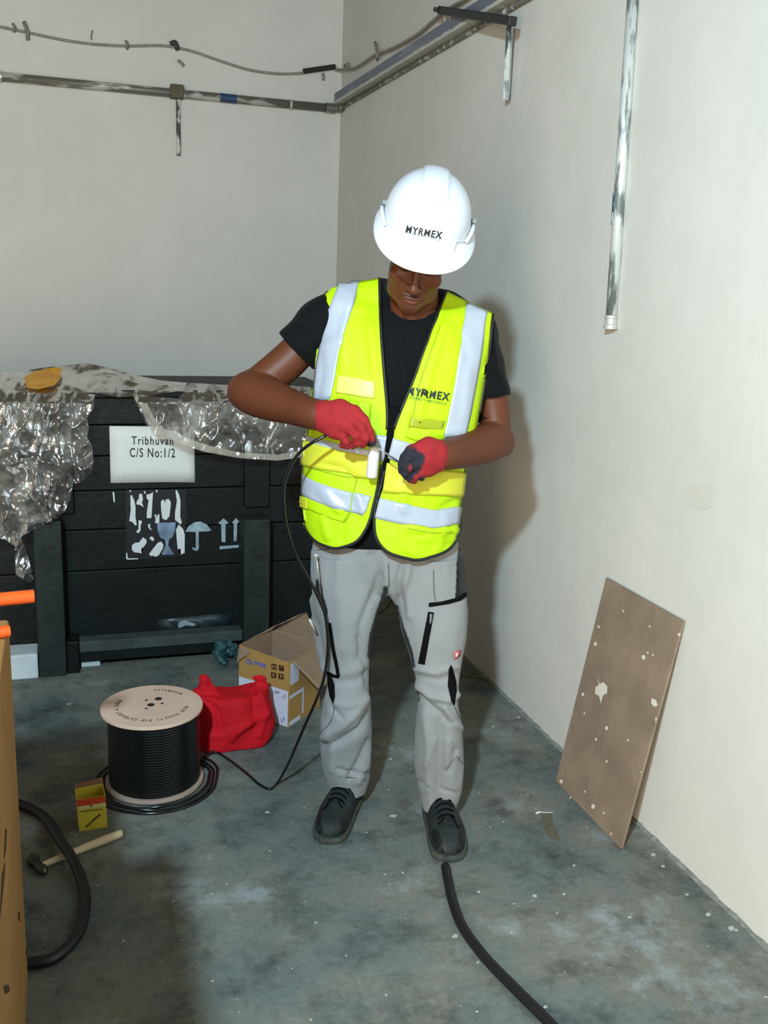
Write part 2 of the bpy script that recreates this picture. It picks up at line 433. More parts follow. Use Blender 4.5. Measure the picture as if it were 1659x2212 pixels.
# corner bead between the two walls
v, f = box_vf((1.553, 5.747, 1.7), (0.005, 0.005, 3.4)); structure(link('trim_2', v, f, mat('bead', srgb(214, 210, 200), rough=.8)))

M_steel = mat('galvanised_steel', srgb(150, 152, 148), rough=0.45, metal=0.6, noise_amt=0.6, nscale=35, bump=.1)
def smear_mat(name, base, smear, sc=12, th=.5, metal=.4, stretch=(1, 1, .25)):
    m = mat(name, base, rough=0.5, metal=metal); nt, N, L = nodes(m); b = N['Principled BSDF']; tc = N['Texture Coordinate']
    mp = N.new('ShaderNodeMapping'); mp.inputs['Scale'].default_value = stretch; L.new(tc.outputs['Object'], mp.inputs[0])
    n = N.new('ShaderNodeTexNoise'); n.inputs['Scale'].default_value = sc; n.inputs['Detail'].default_value = 5; L.new(mp.outputs[0], n.inputs['Vector'])
    r = N.new('ShaderNodeValToRGB'); r.color_ramp.elements[0].position = th-.04; r.color_ramp.elements[1].position = th+.04
    r.color_ramp.elements[0].color = base; r.color_ramp.elements[1].color = smear; L.new(n.outputs['Fac'], r.inputs['Fac']); L.new(r.outputs['Color'], b.inputs['Base Color']); return m
M_cond = smear_mat('smeared_conduit', srgb(112, 110, 102), srgb(196, 194, 184), sc=26, th=.56, stretch=(.25, 1, 1))
M_vpipe = smear_mat('painted_conduit', srgb(120, 128, 126), srgb(215, 220, 216), sc=34, th=.50, stretch=(1, 1, .22))
M_dark = mat('dark_steel', srgb(48, 52, 50), rough=.5, metal=.4, noise_amt=.4, nscale=30)
M_gal = mat('ring_metal', srgb(190, 190, 182), rough=.4, metal=.3)
M_blue = mat('blue_tape', srgb(40, 72, 112), rough=.5, noise_amt=.5, nscale=60)
# horizontal conduit on the back wall
t = thing('wall_conduit', 'grey paint-smeared metal conduit running level along the back wall into the corner', 'conduit', (0.6, 5.72, 2.45))
a = np.array([-0.6, 5.722, 2.478]); b_ = np.array([1.50, 5.722, 2.478])
v, f = tube_vf([a, b_], 0.022, 16); link('tube', v, f, M_cond, t, smooth=True)
for x, wd in ((-0.28, .02), (1.25, .012), (1.46, .05)):
    v, f = tube_vf([(x, 5.722, 2.478), (x+wd, 5.722, 2.478)], 0.027, 16); link('coupling', v, f, M_gal if wd < .03 else M_cond, t, smooth=False)
v, f = tube_vf([(0.86, 5.722, 2.478), (0.95, 5.722, 2.478)], 0.0232, 16); o = link('blue_mark', v, f, M_blue, t); o['label'] = 'dark blue painted mark'
v, f = tube_vf(catmull([(1.50, 5.722, 2.478), (1.53, 5.715, 2.478), (1.54, 5.70, 2.476), (1.538, 5.66, 2.476)], 5), 0.020, 12); link('elbow', v, f, M_cond, t, smooth=True)
# strut drop under its middle
t = thing('hanging_strut', 'short thin metal strip hanging from a clamp on the back wall conduit', 'bracket', (0.61, 5.7, 2.17))
v, f = box_vf((0.625, 5.718, 2.485), (0.07, 0.058, 0.07)); bevel(link('clamp', v, f, mat('clamp', srgb(96, 88, 66), rough=.7, noise_amt=.4), t), .006)
v, f = join([box_vf((0.634, 5.735, 2.31), (0.020, 0.006, 0.30)), box_vf((0.625, 5.735, 2.31), (0.003, 0.016, 0.30)), box_vf((0.643, 5.735, 2.31), (0.003, 0.016, 0.30))])
link('strip', v, f, smear_mat('strip_metal', srgb(58, 56, 48), srgb(180, 178, 165), 22, .5, .3, (1, 1, .5)), t)
# thin sagging wire on the back wall, continuing on the right wall
t = thing('wall_wire', 'thin whitewashed wire sagging between clips high on both walls', 'wire', (0.6, 5.73, 2.6))
wp = [on_y(x, y, 5.735) for x, y in ((-40, 50), (0, 58), (30, 64), (60, 70), (130, 85), (200, 95), (275, 99), (340, 98), (378, 102), (420, 112), (480, 133), (540, 151), (600, 159), (650, 158), (665, 155))]
v, f = tube_vf(catmull(wp, 6), 0.0065, 8); M_wire = mat('wire_paint', srgb(150, 146, 136), rough=.8, noise_amt=.35, nscale=40)
link('wire_run', v, f, M_wire, t, smooth=True)
wp = [on_y(722, 150, 5.735)]+[on_x(x, y, 1.535) for x, y in ((745, 150), (770, 145), (800, 125), (813, 117), (850, 103), (900, 75), (935, 45), (955, 30), (975, 15), (1005, -2), (1030, -20))]
v, f = tube_vf(catmull(wp, 6), 0.0065, 8); link('wire_run', v, f, M_wire, t, smooth=True)
v, f = tube_vf([on_y(655, 154, 5.727), on_y(724, 144, 5.727)], 0.014, 10); o = link('sleeve', v, f, mat('black_sleeve', srgb(30, 28, 26), rough=.6), t); o['label'] = 'black rubber sleeve'
M_clip = mat('clip', srgb(140, 138, 128), rough=.8, noise_amt=.4, nscale=60)
def clipf(pts, r, m=M_clip, parent=t):
    v, f = tube_vf(catmull(pts, 4), r, 8); return link('clip', v, f, m, parent, smooth=True)
for x, y in ((28, 60), (272, 97)):
    clipf([on_y(x, y-8, 5.74), on_y(x+4, y, 5.72), on_y(x+2, y+8, 5.74)], .007)
clipf([on_y(52, 48, 5.74), on_y(58, 66, 5.72), on_y(60, 86, 5.735)], .010)
clipf([on_y(200, 66, 5.742), on_y(197, 78, 5.742), on_y(198, 86, 5.742)], .004)
clipf([on_y(368, 95, 5.735), on_y(378, 92, 5.725), on_y(384, 108, 5.725)], .013, mat('clip_dark', srgb(70, 66, 58), rough=.8, noise_amt=.6, nscale=50))
clipf([on_y(384, 130, 5.742), on_y(392, 136, 5.74), on_y(397, 143, 5.742)], .008)
clipf([on_y(697, 158, 5.742), on_y(699, 166, 5.74), on_y(698, 174, 5.742)], .008)
clipf([on_x(810, 92, 1.545), on_x(813, 103, 1.54), on_x(815, 118, 1.53), on_x(815, 128, 1.545)], .008)
clipf([on_x(746, 142, 1.545), on_x(750, 139, 1.54), on_x(752, 147, 1.545)], .010)
# dark bluish channel along the right wall
M_trunk = smear_mat('grey_blue_steel', srgb(104, 110, 124), srgb(124, 129, 140), 18, .6, .1, (1, .2, 1))
t = thing('cable_channel', 'blue-grey metal channel with whitewashed edge running along the right wall to the corner', 'channel', (1.52, 4.0, 2.49))
v, f = join([box_vf((1.530, 4.21, 2.527), (0.054, 2.98, 0.056)), ]); bevel(link('channel_body', v, f, M_trunk, t), .004)
n = 160; V = []
for i in range(n):
    y = 2.72+i*(5.70-2.72)/(n-1); e = 0.006*noise.noise(Vector((y*14, 1, 0)))+0.006*noise.noise(Vector((y*45, 1, 0)))
    V += [(1.5018, y, 2.502), (1.5018, y, 2.510+e), (1.503, y, 2.497), (1.553, y, 2.4965)]
F = [(i*4+1, i*4, i*4+4, i*4+5) for i in range(n-1)]+[(i*4, i*4+2, i*4+6, i*4+4) for i in range(n-1)]+[(i*4+2, i*4+3, i*4+7, i*4+6) for i in range(n-1)]
link('whitewash_edge', V, F, mat('whitewash', srgb(186, 188, 176), rough=.9, noise_amt=.2, nscale=30), t, solid=.002)
v, f = tube_vf([(1.544, 2.72, 2.484), (1.544, 5.66, 2.480)], .009, 10); link('lower_tube', v, f, M_cond, t, smooth=True)
# bracket across it with an end drop
t = thing('wall_bracket', 'dark steel arm with a slotted strip hanging from its end, high on the right wall', 'bracket', (1.5, 3.5, 2.2))
p0, p1 = on_x(952, 22, 1.50), on_x(1108, 46, 1.47)
d = p1-p0; Ln = np.linalg.norm(d); d /= Ln; up_ = np.array([0, 0, 1.0]); sd = np.cross(d, up_); sd /= np.linalg.norm(sd); up2 = np.cross(sd, d)
Mx = np.stack([d, sd, up2], 1)
v, f = join([box_vf((p0+p1)/2, (Ln, .030, .030), Mx), box_vf(p0-d*.01, (.03, .05, .018), Mx)]); bevel(link('arm', v, f, M_dark, t), .003)
q0 = on_x(1101, 50, 1.50); q1 = on_x(1094, 216, 1.53)
ww = (q1-q0); Lq = np.linalg.norm(ww); 
v, f = tube_vf([q0, q1], .013, 4); link('slotted_strip', v, f, smear_mat('strip_mix', srgb(62, 72, 72), srgb(200, 206, 204), 20, .52, .3, (1, 1, .4)), t)
for dx in (0, 12):
    v, f = tube_vf(catmull([on_x(960+dx, 30, 1.50), on_x(961+dx, 50, 1.51), on_x(958+dx, 66, 1.52), on_x(965+dx, 62, 1.52)], 4), .004, 6); link('hook', v, f, M_gal, t, smooth=True)
# vertical conduit
t = thing('drop_conduit', 'vertical whitewashed conduit ending in an open coupling on the right wall above the leaning board', 'conduit', (1.54, 2.61, 1.41))
a = on_x(1369, -30, 1.541); b_ = on_x(1320, 690, 1.541)
v, f = tube_vf([a, b_], .0165, 16); link('tube', v, f, M_vpipe, t, smooth=True)
k0, k1 = on_x(1337, 415, 1.541), on_x(1332, 485, 1.541)
v, f = tube_vf([k0, k1], .0170, 16); o = link('blue_band', v, f, smear_mat('blue_smear', srgb(34, 74, 112), srgb(190, 205, 214), 60, .57, .0, (1, 1, .5)), t, smooth=True); o['label'] = 'dark blue painted band'
ax = (b_-a)/np.linalg.norm(b_-a)
prof = [(.0175, 0), (.0205, .002), (.0205, .008), (.0180, .010), (.0180, .026), (.0215, .029), (.0215, .040), (.0165, .0402), (.0165, .012)]
v, f = lathe_vf(prof, 20, b_-ax*.012, ax); link('coupling', v, f, M_gal, t)

# loose board leaning on the right wall
def board():
    c0 = np.array([1.431, 2.472, 0.0]); c1 = np.array([1.431, 2.084, 0.0]); t0 = np.array([1.544, 2.472, 0.672]); t1 = np.array([1.544, 2.076, 0.672])
    n = 18; V = []; 
    nrm = np.cross(c1-c0, t0-c0); nrm /= np.linalg.norm(nrm); nrm *= -1 if nrm[0] > 0 else 1
    c0 = c0 + np.array([0, 0, .004]); c1 = c1+np.array([0, 0, .004])
    for i in range(n+1):
        for j in range(n+1):
            u, w_ = i/n, j/n; p = (c0*(1-u)+c1*u)*(1-w_)+(t0*(1-u)+t1*u)*w_
            V.append(p)
    F = [(i*(n+1)+j, (i+1)*(n+1)+j, (i+1)*(n+1)+j+1, i*(n+1)+j+1) for i in range(n) for j in range(n)]
    if np.cross(np.array(V[F[0][1]])-V[F[0][0]], np.array(V[F[0][2]])-V[F[0][0]])[0] > 0: F = [g_[::-1] for g_ in F]
    m = mat('board_brown', srgb(142, 124, 104), rough=.7, color2=srgb(118, 101, 86), nscale=7, bump=.15, bscale=50, detail=10)
    o = link('leaning_board', V, F, m, smooth=False); md = o.modifiers.new('thickness', 'SOLIDIFY'); md.thickness = .008; md.offset = -1 
    nn = np.cross(V[n+1]-V[0], V[1]-V[0])
    tag(o, 'brown paint-spotted rectangular board leaning against the right wall', 'board')
    
    n_b = np.cross(c1-c0, t0-c0); n_b /= np.linalg.norm(n_b); n_b *= 1 if n_b[0] < 0 else -1
    def h(px, py):
        r = ray(px, py); return CP+r*(((c0-CP)@n_b)/(r@n_b)), n_b
    W = mat('board_paint', srgb(205, 198, 184), rough=.8)
    W2 = mat('board_smudge', srgb(150, 140, 122), rough=.8)
    def blob(cx, cy, r, e=1.0, seed=0, k=11):
        return [(cx+r*math.cos(a)*(1+.3*noise.noise(Vector((a*1.3, seed, 0)))), cy+e*r*math.sin(a)*(1+.3*noise.noise(Vector((a*1.3, seed+4, 0))))) for a in [2*math.pi*i/k for i in range(k)]]
    polys = [[(1292, 1464), (1296, 1478), (1304, 1473), (1313, 1483), (1312, 1497), (1303, 1503), (1299, 1520), (1295, 1504), (1286, 1498), (1287, 1484), (1294, 1480)],
             [(1408, 1508), (1418, 1512), (1422, 1524), (1414, 1527), (1407, 1519)], [(1416, 1549), (1421, 1551), (1417, 1562)]]
    for i, (x, y, r) in enumerate(((1287, 1391, 3.5), (1294, 1354, 2.5), (1391, 1420, 4), (1400, 1410, 2), (1411, 1415, 2), (1468, 1371, 3), (1347, 1320, 2), (1404, 1353, 2), (1260, 1500, 3), (1311, 1573, 3.5), (1288, 1597, 2.5), (1357, 1599, 2), (1311, 1645, 2.2), (1233, 1723, 2), (1282, 1742, 4), (1264, 1710, 1.8), (1213, 1688, 3.5), (1321, 1801, 2), (1263, 1541, 2), (1305, 1756, 2), (1386, 1668, 1.5))): polys.append(blob(x, y, r, 1.3, i))
    P = []
    for q in polys:
        Vq, Fq = poly_tri(q, 30); P.append((place(Vq, h, .0012), Fq))
    pieces('paint_spot', P, W, o)
board()
# stain / repair patches on floor and wall
wallr = bpy.data.objects['wall_right']; flo = bpy.data.objects['floor']
for ob_ in (wallr, flo): ob_['_o'] = [float(q_) for q_ in ob_.location]
def mark(name, P, hit, m, par, off=.0012):
    Vq, Fq = poly_tri(P, 40); return link(name, place(Vq, hit, off), Fq, m, par)
mark('plaster_mark', [(1483, 1052), (1510, 1045), (1540, 1052), (1541, 1094), (1520, 1102), (1488, 1092)], plane_hit(0, 1.557), mat('plaster_mark', srgb(194, 193, 182), rough=.9), wallr)
mark('floor_patch', [(1168, 1760), (1192, 1758), (1196, 1785), (1212, 1815), (1190, 1812), (1176, 1795)], plane_hit(2, 0.0), mat('floor_patch', srgb(98, 94, 74), rough=.9, noise_amt=.3, nscale=60), flo, .0012)
for i_, (x, y, r_) in enumerate(((1155, 1936, 8), (1218, 1932, 6), (1178, 2176, 8), (1203, 1973, 4), (1360, 1982, 7), (1411, 1847, 9), (1432, 1872, 7), (1530, 1976, 10), (1484, 1933, 6), (1032, 2080, 6), (1034, 1927, 6), (748, 2065, 4), (1590, 2010, 7), (1240, 1870, 5), (844, 1640, 5), (870, 1886, 5), (1065, 1570, 5), (1120, 1550, 6), (1030, 2186, 5))):
    k_ = 10; mark('paint_drip', [(x+.62*r_*math.cos(a_)*(1+.35*noise.noise(Vector((a_, i_, 0)))), y+.45*r_*math.sin(a_)*(1+.35*noise.noise(Vector((a_, i_, 5))))) for a_ in [2*math.pi*j_/k_ for j_ in range(k_)]], plane_hit(2, 0.0), bpy.data.materials.get('paint_drip') or mat('paint_drip', srgb(172, 172, 162), rough=.7), flo, .001)
# long green cord lying on the floor by the wall
M_green = mat('green_cord', srgb(70, 92, 40), rough=.8)
pts = [on_floor(x, y, .003) for x, y in ((818, 1326), (835, 1312), (852, 1300), (900, 1400), (960, 1450), (990, 1457), (1020, 1463), (1045, 1467), (1062, 1474))]
v, f = tube_vf(catmull(pts, 6), .003, 6); tag(link('green_cord', v, f, M_green, smooth=True), 'thin green cord on the floor behind the worker, ending at the right wall', 'cord')
pts = [on_floor(x, y, .002) for x, y in ((1158, 1757), (1166, 1754), (1180, 1755), (1195, 1755))]
v, f = tube_vf(catmull(pts, 5), [.003]*6+[.001]*10, 6); tag(link('paper_scrap', v, f, mat('scrap', srgb(215, 214, 200), rough=.8), smooth=True), 'tiny curled white scrap on the floor left of the leaning board', 'scrap')

# ------------------------------------------------------------------ crate
CY = 3.80
t = thing('wooden_crate', 'large black-green painted wooden crate with a white paper sign, against the back', 'crate', (0.2, 4.0, 0))
M_crate = mat('crate_paint', srgb(18, 24, 22), rough=.55, spec=.25, color2=srgb(11, 14, 13), nscale=9, bump=.3, bscale=30)
M_crate2 = mat('crate_post_paint', srgb(38, 46, 42), rough=.6, spec=.3, color2=srgb(26, 32, 29), nscale=14, bump=.35, bscale=40)
X0, X1 = -0.95, 1.02
parts = []; zs = [.085, .38, .545, .70, .835, .955, 1.06]
for z0, z1 in zip(zs[:-1], zs[1:]):
    parts.append(box_vf(((X0+X1)/2, CY+.012, (z0+z1)/2), (X1-X0, .024, z1-z0-.004)))
bevel(link('front_panel', *join(parts), M_crate, t), .003)
v, f = join([box_vf((X0+.012, CY+.27, .57), (.024, .49, .97)), box_vf((X1-.012, CY+.27, .57), (.024, .49, .97)), box_vf(((X0+X1)/2, CY+.51, .57), (X1-X0, .024, .97)), box_vf(((X0+X1)/2, CY+.26, .095), (X1-X0, .5, .02))])
link('side_panels', v, f, M_crate, t)
bevel(link('lid', *box_vf(((X0+X1)/2, CY+.26, 1.075), (X1-X0+.04, .57, .028)), M_crate, t), .004)
for xa, xb, zt in ((-.137, -.037, .613), (.648, .752, .590)):
    bevel(link('post', *box_vf(((xa+xb)/2, 3.74, zt/2), (xb-xa, .118, zt)), M_crate2, t), .004)
bevel(link('post_block', *box_vf((-.012, 3.745, .065), (.045, .10, .13)), M_crate, t), .004)
for xa, xb in ((-.10, -.0), (.655, .755)):
    bevel(link('upper_post', *box_vf(((xa+xb)/2+.01, 3.786, .83), (xb-xa, .028, .42)), M_crate, t), .003)
bevel(link('runner', *box_vf((.33, 3.755, .095), (.64, .07, .045)), mat('runner_grey', srgb(66, 72, 68), rough=.8, noise_amt=.4, nscale=20, bump=.3), t), .004)
link('runner_underside', *box_vf((.30, 3.765, .052), (.60, .07, .04)), M_crate, t)
hc = plane_hit(1, CY)
o = decal('tape_patch', [(341, 1338), (498, 1323), (500, 1356), (480, 1358), (343, 1368)], plane_hit(1, CY), .002, mat('dark_tape', srgb(40, 52, 54), rough=.35, noise_amt=.5, nscale=30), t, 60, .002)
o = decal('scuff', [(386, 1344), (398, 1338), (410, 1343), (424, 1347), (418, 1352), (400, 1350), (388, 1356), (384, 1352)], plane_hit(1, CY), .0045, mat('scuff', srgb(140, 148, 152), rough=.8), t, 60)
paper = mat('white_paper', srgb(214, 214, 206), rough=.85, noise_amt=.04, nscale=8)
o = decal('paper_sign', [(236, 920), (419, 922), (421, 1042), (360, 1041), (239, 1043)], plane_hit(1, CY), .003, paper, t, 60, .001); o['label'] = 'white paper sign reading Tribhuvan C/S No:1/2'
inkc = mat('ink', srgb(44, 44, 46), rough=.8)
ps = o
text_decal('sign_text', 'Tribhuvan', (284, 960), (374, 961), (0, -18), plane_hit(1, CY), .0045, inkc, ps, .012)
text_decal('sign_text', 'C/S No:1/2', (280, 987), (378, 988), (0, -20), plane_hit(1, CY), .0045, inkc, ps, .012)
def ci(x, y): return (220+x*400/1659, 1030+y*400/1659)   # sign crop -> photo
o = decal('label_backing', [ci(215, 118), ci(755, 108), ci(752, 700), ci(330, 740), ci(215, 735)], plane_hit(1, CY), .0012, mat('label_black', srgb(16, 18, 24), rough=.5), t, 80)
tp = [[(95, 135), (110, 135), (118, 225), (105, 222)], [(255, 165), (268, 162), (290, 210), (302, 270), (300, 350), (312, 430), (298, 434), (272, 402), (245, 395), (258, 300)],
      [(335, 150), (360, 152), (368, 200), (358, 228), (375, 270), (340, 250), (306, 244), (318, 205), (328, 203)], [(400, 158), (432, 152), (458, 135), (452, 230), (444, 368), (402, 368), (402, 320), (418, 210), (400, 190)],
      [(528, 225), (540, 205), (560, 205), (562, 235), (575, 200), (600, 197), (618, 230), (606, 350), (575, 388), (540, 370), (530, 290)], [(660, 118), (672, 118), (694, 165), (704, 215), (702, 360), (716, 405), (706, 425), (655, 385), (655, 320), (672, 215), (664, 170)],
      [(690, 425), (730, 470), (742, 520), (740, 680), (708, 695), (705, 640), (680, 650), (670, 560), (664, 470)], [(470, 335), (490, 340), (494, 370), (502, 332), (516, 338), (514, 415), (478, 415), (480, 370)],
      [(328, 390), (352, 388), (360, 410), (348, 425), (346, 480), (325, 505), (306, 490), (328, 465)], [(412, 425), (436, 420), (430, 436), (434, 460), (452, 472), (430, 472), (416, 450)],
      [(270, 610), (300, 588), (330, 588), (368, 540), (400, 562), (400, 590), (372, 630), (352, 640), (355, 685), (330, 678), (290, 675), (268, 650)], [(422, 690), (460, 640), (500, 590), (530, 578), (552, 605), (546, 640), (510, 700), (482, 715), (460, 705), (438, 708)],
      [(424, 545), (448, 530), (468, 552), (462, 575), (440, 565)], [(218, 678), (226, 680), (232, 728), (325, 728), (325, 736), (228, 740), (216, 730)], [(246, 118), (260, 118), (260, 134), (250, 134)], [(375, 122), (388, 128), (394, 150), (380, 148)], [(484, 116), (498, 118), (496, 140), (484, 136)]]
P = []
for q in tp:
    Vq, Fq = poly_tri([ci(*p) for p in q], 60); P.append((place(Vq, plane_hit(1, CY), .003), Fq))
pieces('torn_paper', P, mat('torn_white', srgb(205, 208, 206), rough=.85), t)
def spray_mat():
    m = mat('spray_paint', srgb(130, 150, 170), rough=.7, color2=srgb(60, 76, 92), nscale=14); return m
M_spray = spray_mat()
M_sprayw = mat('spray_white', srgb(165, 180, 188), rough=.7, color2=srgb(110, 128, 138), nscale=20)
P = []
for q in ([(495, 410), (660, 405), (655, 480), (630, 540), (600, 560), (592, 610), (640, 680), (640, 695), (535, 695), (545, 670), (572, 610), (565, 560), (520, 540), (498, 470)],):
    Vq, Fq = poly_tri([ci(*p) for p in q], 30); P.append((place(Vq, plane_hit(1, CY), .0042), Fq))
link('glass_stencil', *join(P), M_spray, t)
P = []
for q in ([(748, 490), (775, 440), (830, 405), (880, 398), (940, 425), (980, 480), (940, 488), (866, 488), (868, 640), (852, 662), (820, 655), (806, 632), (818, 628), (830, 640), (840, 632), (840, 492)],):
    Vq, Fq = poly_tri([ci(*p) for p in q], 30); P.append((place(Vq, plane_hit(1, CY), .0034), Fq))
link('umbrella_stencil', *join(P), M_sprayw, t)
P = []
for q in ([(1040, 415), (1090, 370), (1138, 415), (1108, 422), (1106, 585), (1072, 580), (1068, 425)], [(1165, 410), (1200, 368), (1230, 400), (1212, 415), (1206, 575), (1178, 572), (1180, 420)], [(1055, 620), (1225, 608), (1225, 632), (1055, 648)]):
    Vq, Fq = poly_tri([ci(*p) for p in q], 30); P.append((place(Vq, plane_hit(1, CY), .0034), Fq))
pieces('arrow_stencil', P, M_sprayw, t)
# white blocks below the crate
M_foam = mat('foam_block', srgb(196, 204, 206), rough=.8, noise_amt=.12, nscale=20)
v, f = box_vf((-.25, 3.735, .05), (.22, .12, .10)); tag(bevel(link('foam_block', v, f, M_foam), .006), 'larger white block on the floor left of the crate post, beside the tall carton', 'block')
v, f = box_vf((.052, 3.80, .0145), (.075, .10, .029)); tag(bevel(link('foam_block', v, f, M_foam), .004), 'small white block under the crate runner, just right of the crate post', 'block')
# crumpled teal wrapper
fl_ = Field((.5, 3.4, -.02), (.72, 3.72, .14), .004)
for a, b, r1, r2 in ((on_floor(466, 1410, .05), on_floor(485, 1425, .02), .018, .012), (on_floor(475, 1400, .06), on_floor(505, 1398, .06), .02, .018), (on_floor(490, 1405, .04), on_floor(508, 1412, .03), .02, .02), (on_floor(470, 1398, .07), on_floor(483, 1432, .012), .012, .010)): fl_.cone(a, b, r1, r2, .008)
V, F = fl_.mesh(); V = wrinkle(V, F, .03, 45, 3); V[:, 2] = np.maximum(V[:, 2], .001)
tag(link('crumpled_wrapper', V, F, mat('teal_foil', srgb(70, 110, 110), rough=.25, color2=srgb(14, 34, 44), nscale=26)), 'crumpled dark teal wrapper on the floor between crate and open cardboard box', 'wrapper')

# ------------------------------------------------------------------ plastic film over the crate
def film_mat(name, tint, d0, d1, gl):
    m = bpy.data.materials.new(name); m.use_nodes = True; nt, N, L = nodes(m); N.remove(N['Principled BSDF']); out = N['Material Output']
    tc = N.new('ShaderNodeTexCoord')
    n = N.new('ShaderNodeTexNoise'); n.inputs['Scale'].default_value = 6; n.inputs['Detail'].default_value = 5; n.inputs['Distortion'].default_value = 1.0; L.new(tc.outputs['Object'], n.inputs['Vector'])
    r = N.new('ShaderNodeMapRange'); r.inputs[1].default_value = .38; r.inputs[2].default_value = .66; r.inputs[3].default_value = d0; r.inputs[4].default_value = d1; L.new(n.outputs['Fac'], r.inputs[0])
    v = N.new('ShaderNodeTexNoise'); v.inputs['Scale'].default_value = 8; v.inputs['Detail'].default_value = 3; v.inputs['Distortion'].default_value = 1.5; v.noise_type = 'RIDGED_MULTIFRACTAL' if hasattr(v, 'noise_type') else 'FBM'; v.normalize = True; L.new(tc.outputs['Object'], v.inputs['Vector'])
    bp = N.new('ShaderNodeBump'); bp.inputs['Strength'].default_value = 1; bp.inputs['Distance'].default_value = .006; L.new(v.outputs['Fac'], bp.inputs['Height'])
    tr = N.new('ShaderNodeBsdfTransparent'); df = N.new('ShaderNodeBsdfDiffuse'); df.inputs[0].default_value = tint; gs = N.new('ShaderNodeBsdfGlossy'); gs.inputs['Roughness'].default_value = .22
    L.new(bp.outputs['Normal'], gs.inputs['Normal'])
    a = N.new('ShaderNodeMixShader'); L.new(r.outputs[0], a.inputs[0]); L.new(tr.outputs[0], a.inputs[1]); L.new(df.outputs[0], a.inputs[2])
    lw = N.new('ShaderNodeFresnel'); lw.inputs['IOR'].default_value = 1.4; ad = N.new('ShaderNodeMath'); ad.operation = 'MULTIPLY_ADD'; ad.inputs[1].default_value = 1.0; ad.inputs[2].default_value = gl; ad.use_clamp = True; L.new(lw.outputs[0], ad.inputs[0])
    c = N.new('ShaderNodeMixShader'); L.new(ad.outputs[0], c.inputs[0]); L.new(a.outputs[0], c.inputs[1]); L.new(gs.outputs[0], c.inputs[2]); L.new(c.outputs[0], out.inputs[0]); return m
M_film = film_mat('clear_film', srgb(190, 182, 168), .03, .34, .10)
M_film2 = film_mat('milky_film', srgb(200, 190, 174), .38, .58, .06)
def film(polys, base, amp, seed, ml=7):
    P = []
    for q in polys:
        Vq, Fq = poly_tri(q, ml); W = []
        for (x, y) in Vq:
            yb = base(x, y)
            a = 1-abs(noise.noise(Vector((x*.02+seed, y*.012, 0))))*2; b = noise.noise(Vector((x*.06+seed, y*.04, 3))); c = noise.noise(Vector((x*.15, y*.13, seed)))
            W.append(on_y(x, y, yb-amp*(.8*a+.35*b+.10*c)))
        P.append((np.array(W), Fq))
    return join(P)
def dbase(x, y): return float(np.interp(y, [785, 800, 825, 848, 870, 1300], [4.02, 3.97, 3.86, 3.765, 3.70, 3.66]))
t = thing('plastic_film', 'torn crumpled clear plastic film draped over the top and front of the crate', 'plastic sheet', (0.2, 3.7, 1.0))
left = [(-30, 815), (40, 822), (95, 835), (150, 845), (205, 852), (203, 880), (188, 902), (192, 925), (188, 945), (198, 960), (202, 995), (197, 1025), (175, 1042), (158, 1045), (152, 1075), (140, 1105), (124, 1119), (105, 1100), (80, 1112), (40, 1122), (45, 1160), (60, 1200), (72, 1250), (66, 1259), (50, 1252), (34, 1240), (32, 1180), (10, 1165), (-30, 1160)]
link('front_drape', *film([left], dbase, .045, 2.0, 6), M_film, t, smooth=True)
top = [(-30, 795), (30, 806), (80, 796), (130, 790), (190, 785), (250, 797), (300, 812), (350, 822), (395, 826), (480, 831), (560, 831), (640, 834), (672, 836), (672, 880), (600, 868), (540, 852), (480, 852), (420, 848), (385, 845), (320, 855), (255, 858), (205, 848), (120, 848), (60, 850), (-30, 858)]
link('top_fold', *film([top], dbase, .03, 5.0, 7), M_film2, t, smooth=True)
sash = [(285, 850), (345, 858), (385, 876), (372, 890), (345, 880), (332, 895), (350, 912), (385, 925), (430, 942), (438, 930), (435, 905), (440, 880), (385, 860), (400, 846), (470, 850), (560, 860), (620, 870), (672, 885), (672, 985), (600, 994), (530, 990), (480, 981), (420, 968), (370, 950), (335, 938), (315, 915), (300, 880)]
link('front_sash', *film([sash], dbase, .035, 9.0, 6), M_film, t, smooth=True)
rib = [(300, 868), (318, 872), (332, 900), (352, 925), (400, 945), (450, 962), (520, 978), (600, 982), (655, 972), (672, 968), (672, 984), (600, 995), (520, 990), (440, 976), (380, 955), (335, 935), (316, 910)]
link('rolled_edge', *film([rib], lambda x, y: 3.655, .02, 3.0, 6), M_film2, t, smooth=True)
o = link('yellow_patch', *film([[(52, 815), (75, 802), (120, 793), (134, 797), (130, 818), (118, 832), (85, 841), (58, 838)]], lambda x, y: dbase(x, y)-.05, .012, 5.0, 7), mat('amber_tape', srgb(205, 150, 30), rough=.3, color2=srgb(190, 120, 10), nscale=20, bump=.4), t, smooth=True)
o['label'] = 'amber yellow tape patch'

# ------------------------------------------------------------------ cable reel
RC = np.array([.216, 2.775, 0.0])
t = thing('cable_reel', 'large cable reel with pale plywood flanges wound with shiny black cable', 'cable reel', RC)
M_ply = mat('plywood', srgb(224, 190, 168), rough=.5, color2=srgb(212, 176, 152), nscale=6, bump=.05)
M_plyedge = mat('ply_edge', srgb(180, 150, 120), rough=.8)
M_cable = mat('black_cable', srgb(14, 15, 17), rough=.22, spec=.6)
M_cable2 = mat('black_cable_wound', srgb(10, 14, 13), rough=.24, spec=.35)
HT = .252
v, f = lathe_vf([(.147, 0.008), (.147, .018)], 72, RC); bevel(link('flange', v, f, mat('lower_flange', srgb(168, 144, 128), rough=.7, noise_amt=.2), t), .001)
v, f = lathe_vf([(.150, HT-.010), (.151, HT-.009), (.151, HT-.001), (.150, HT)], 96, RC+np.array([-.004, .008, 0])); tf = link('flange', v, f, M_ply, t)
prof = []
nr = 26
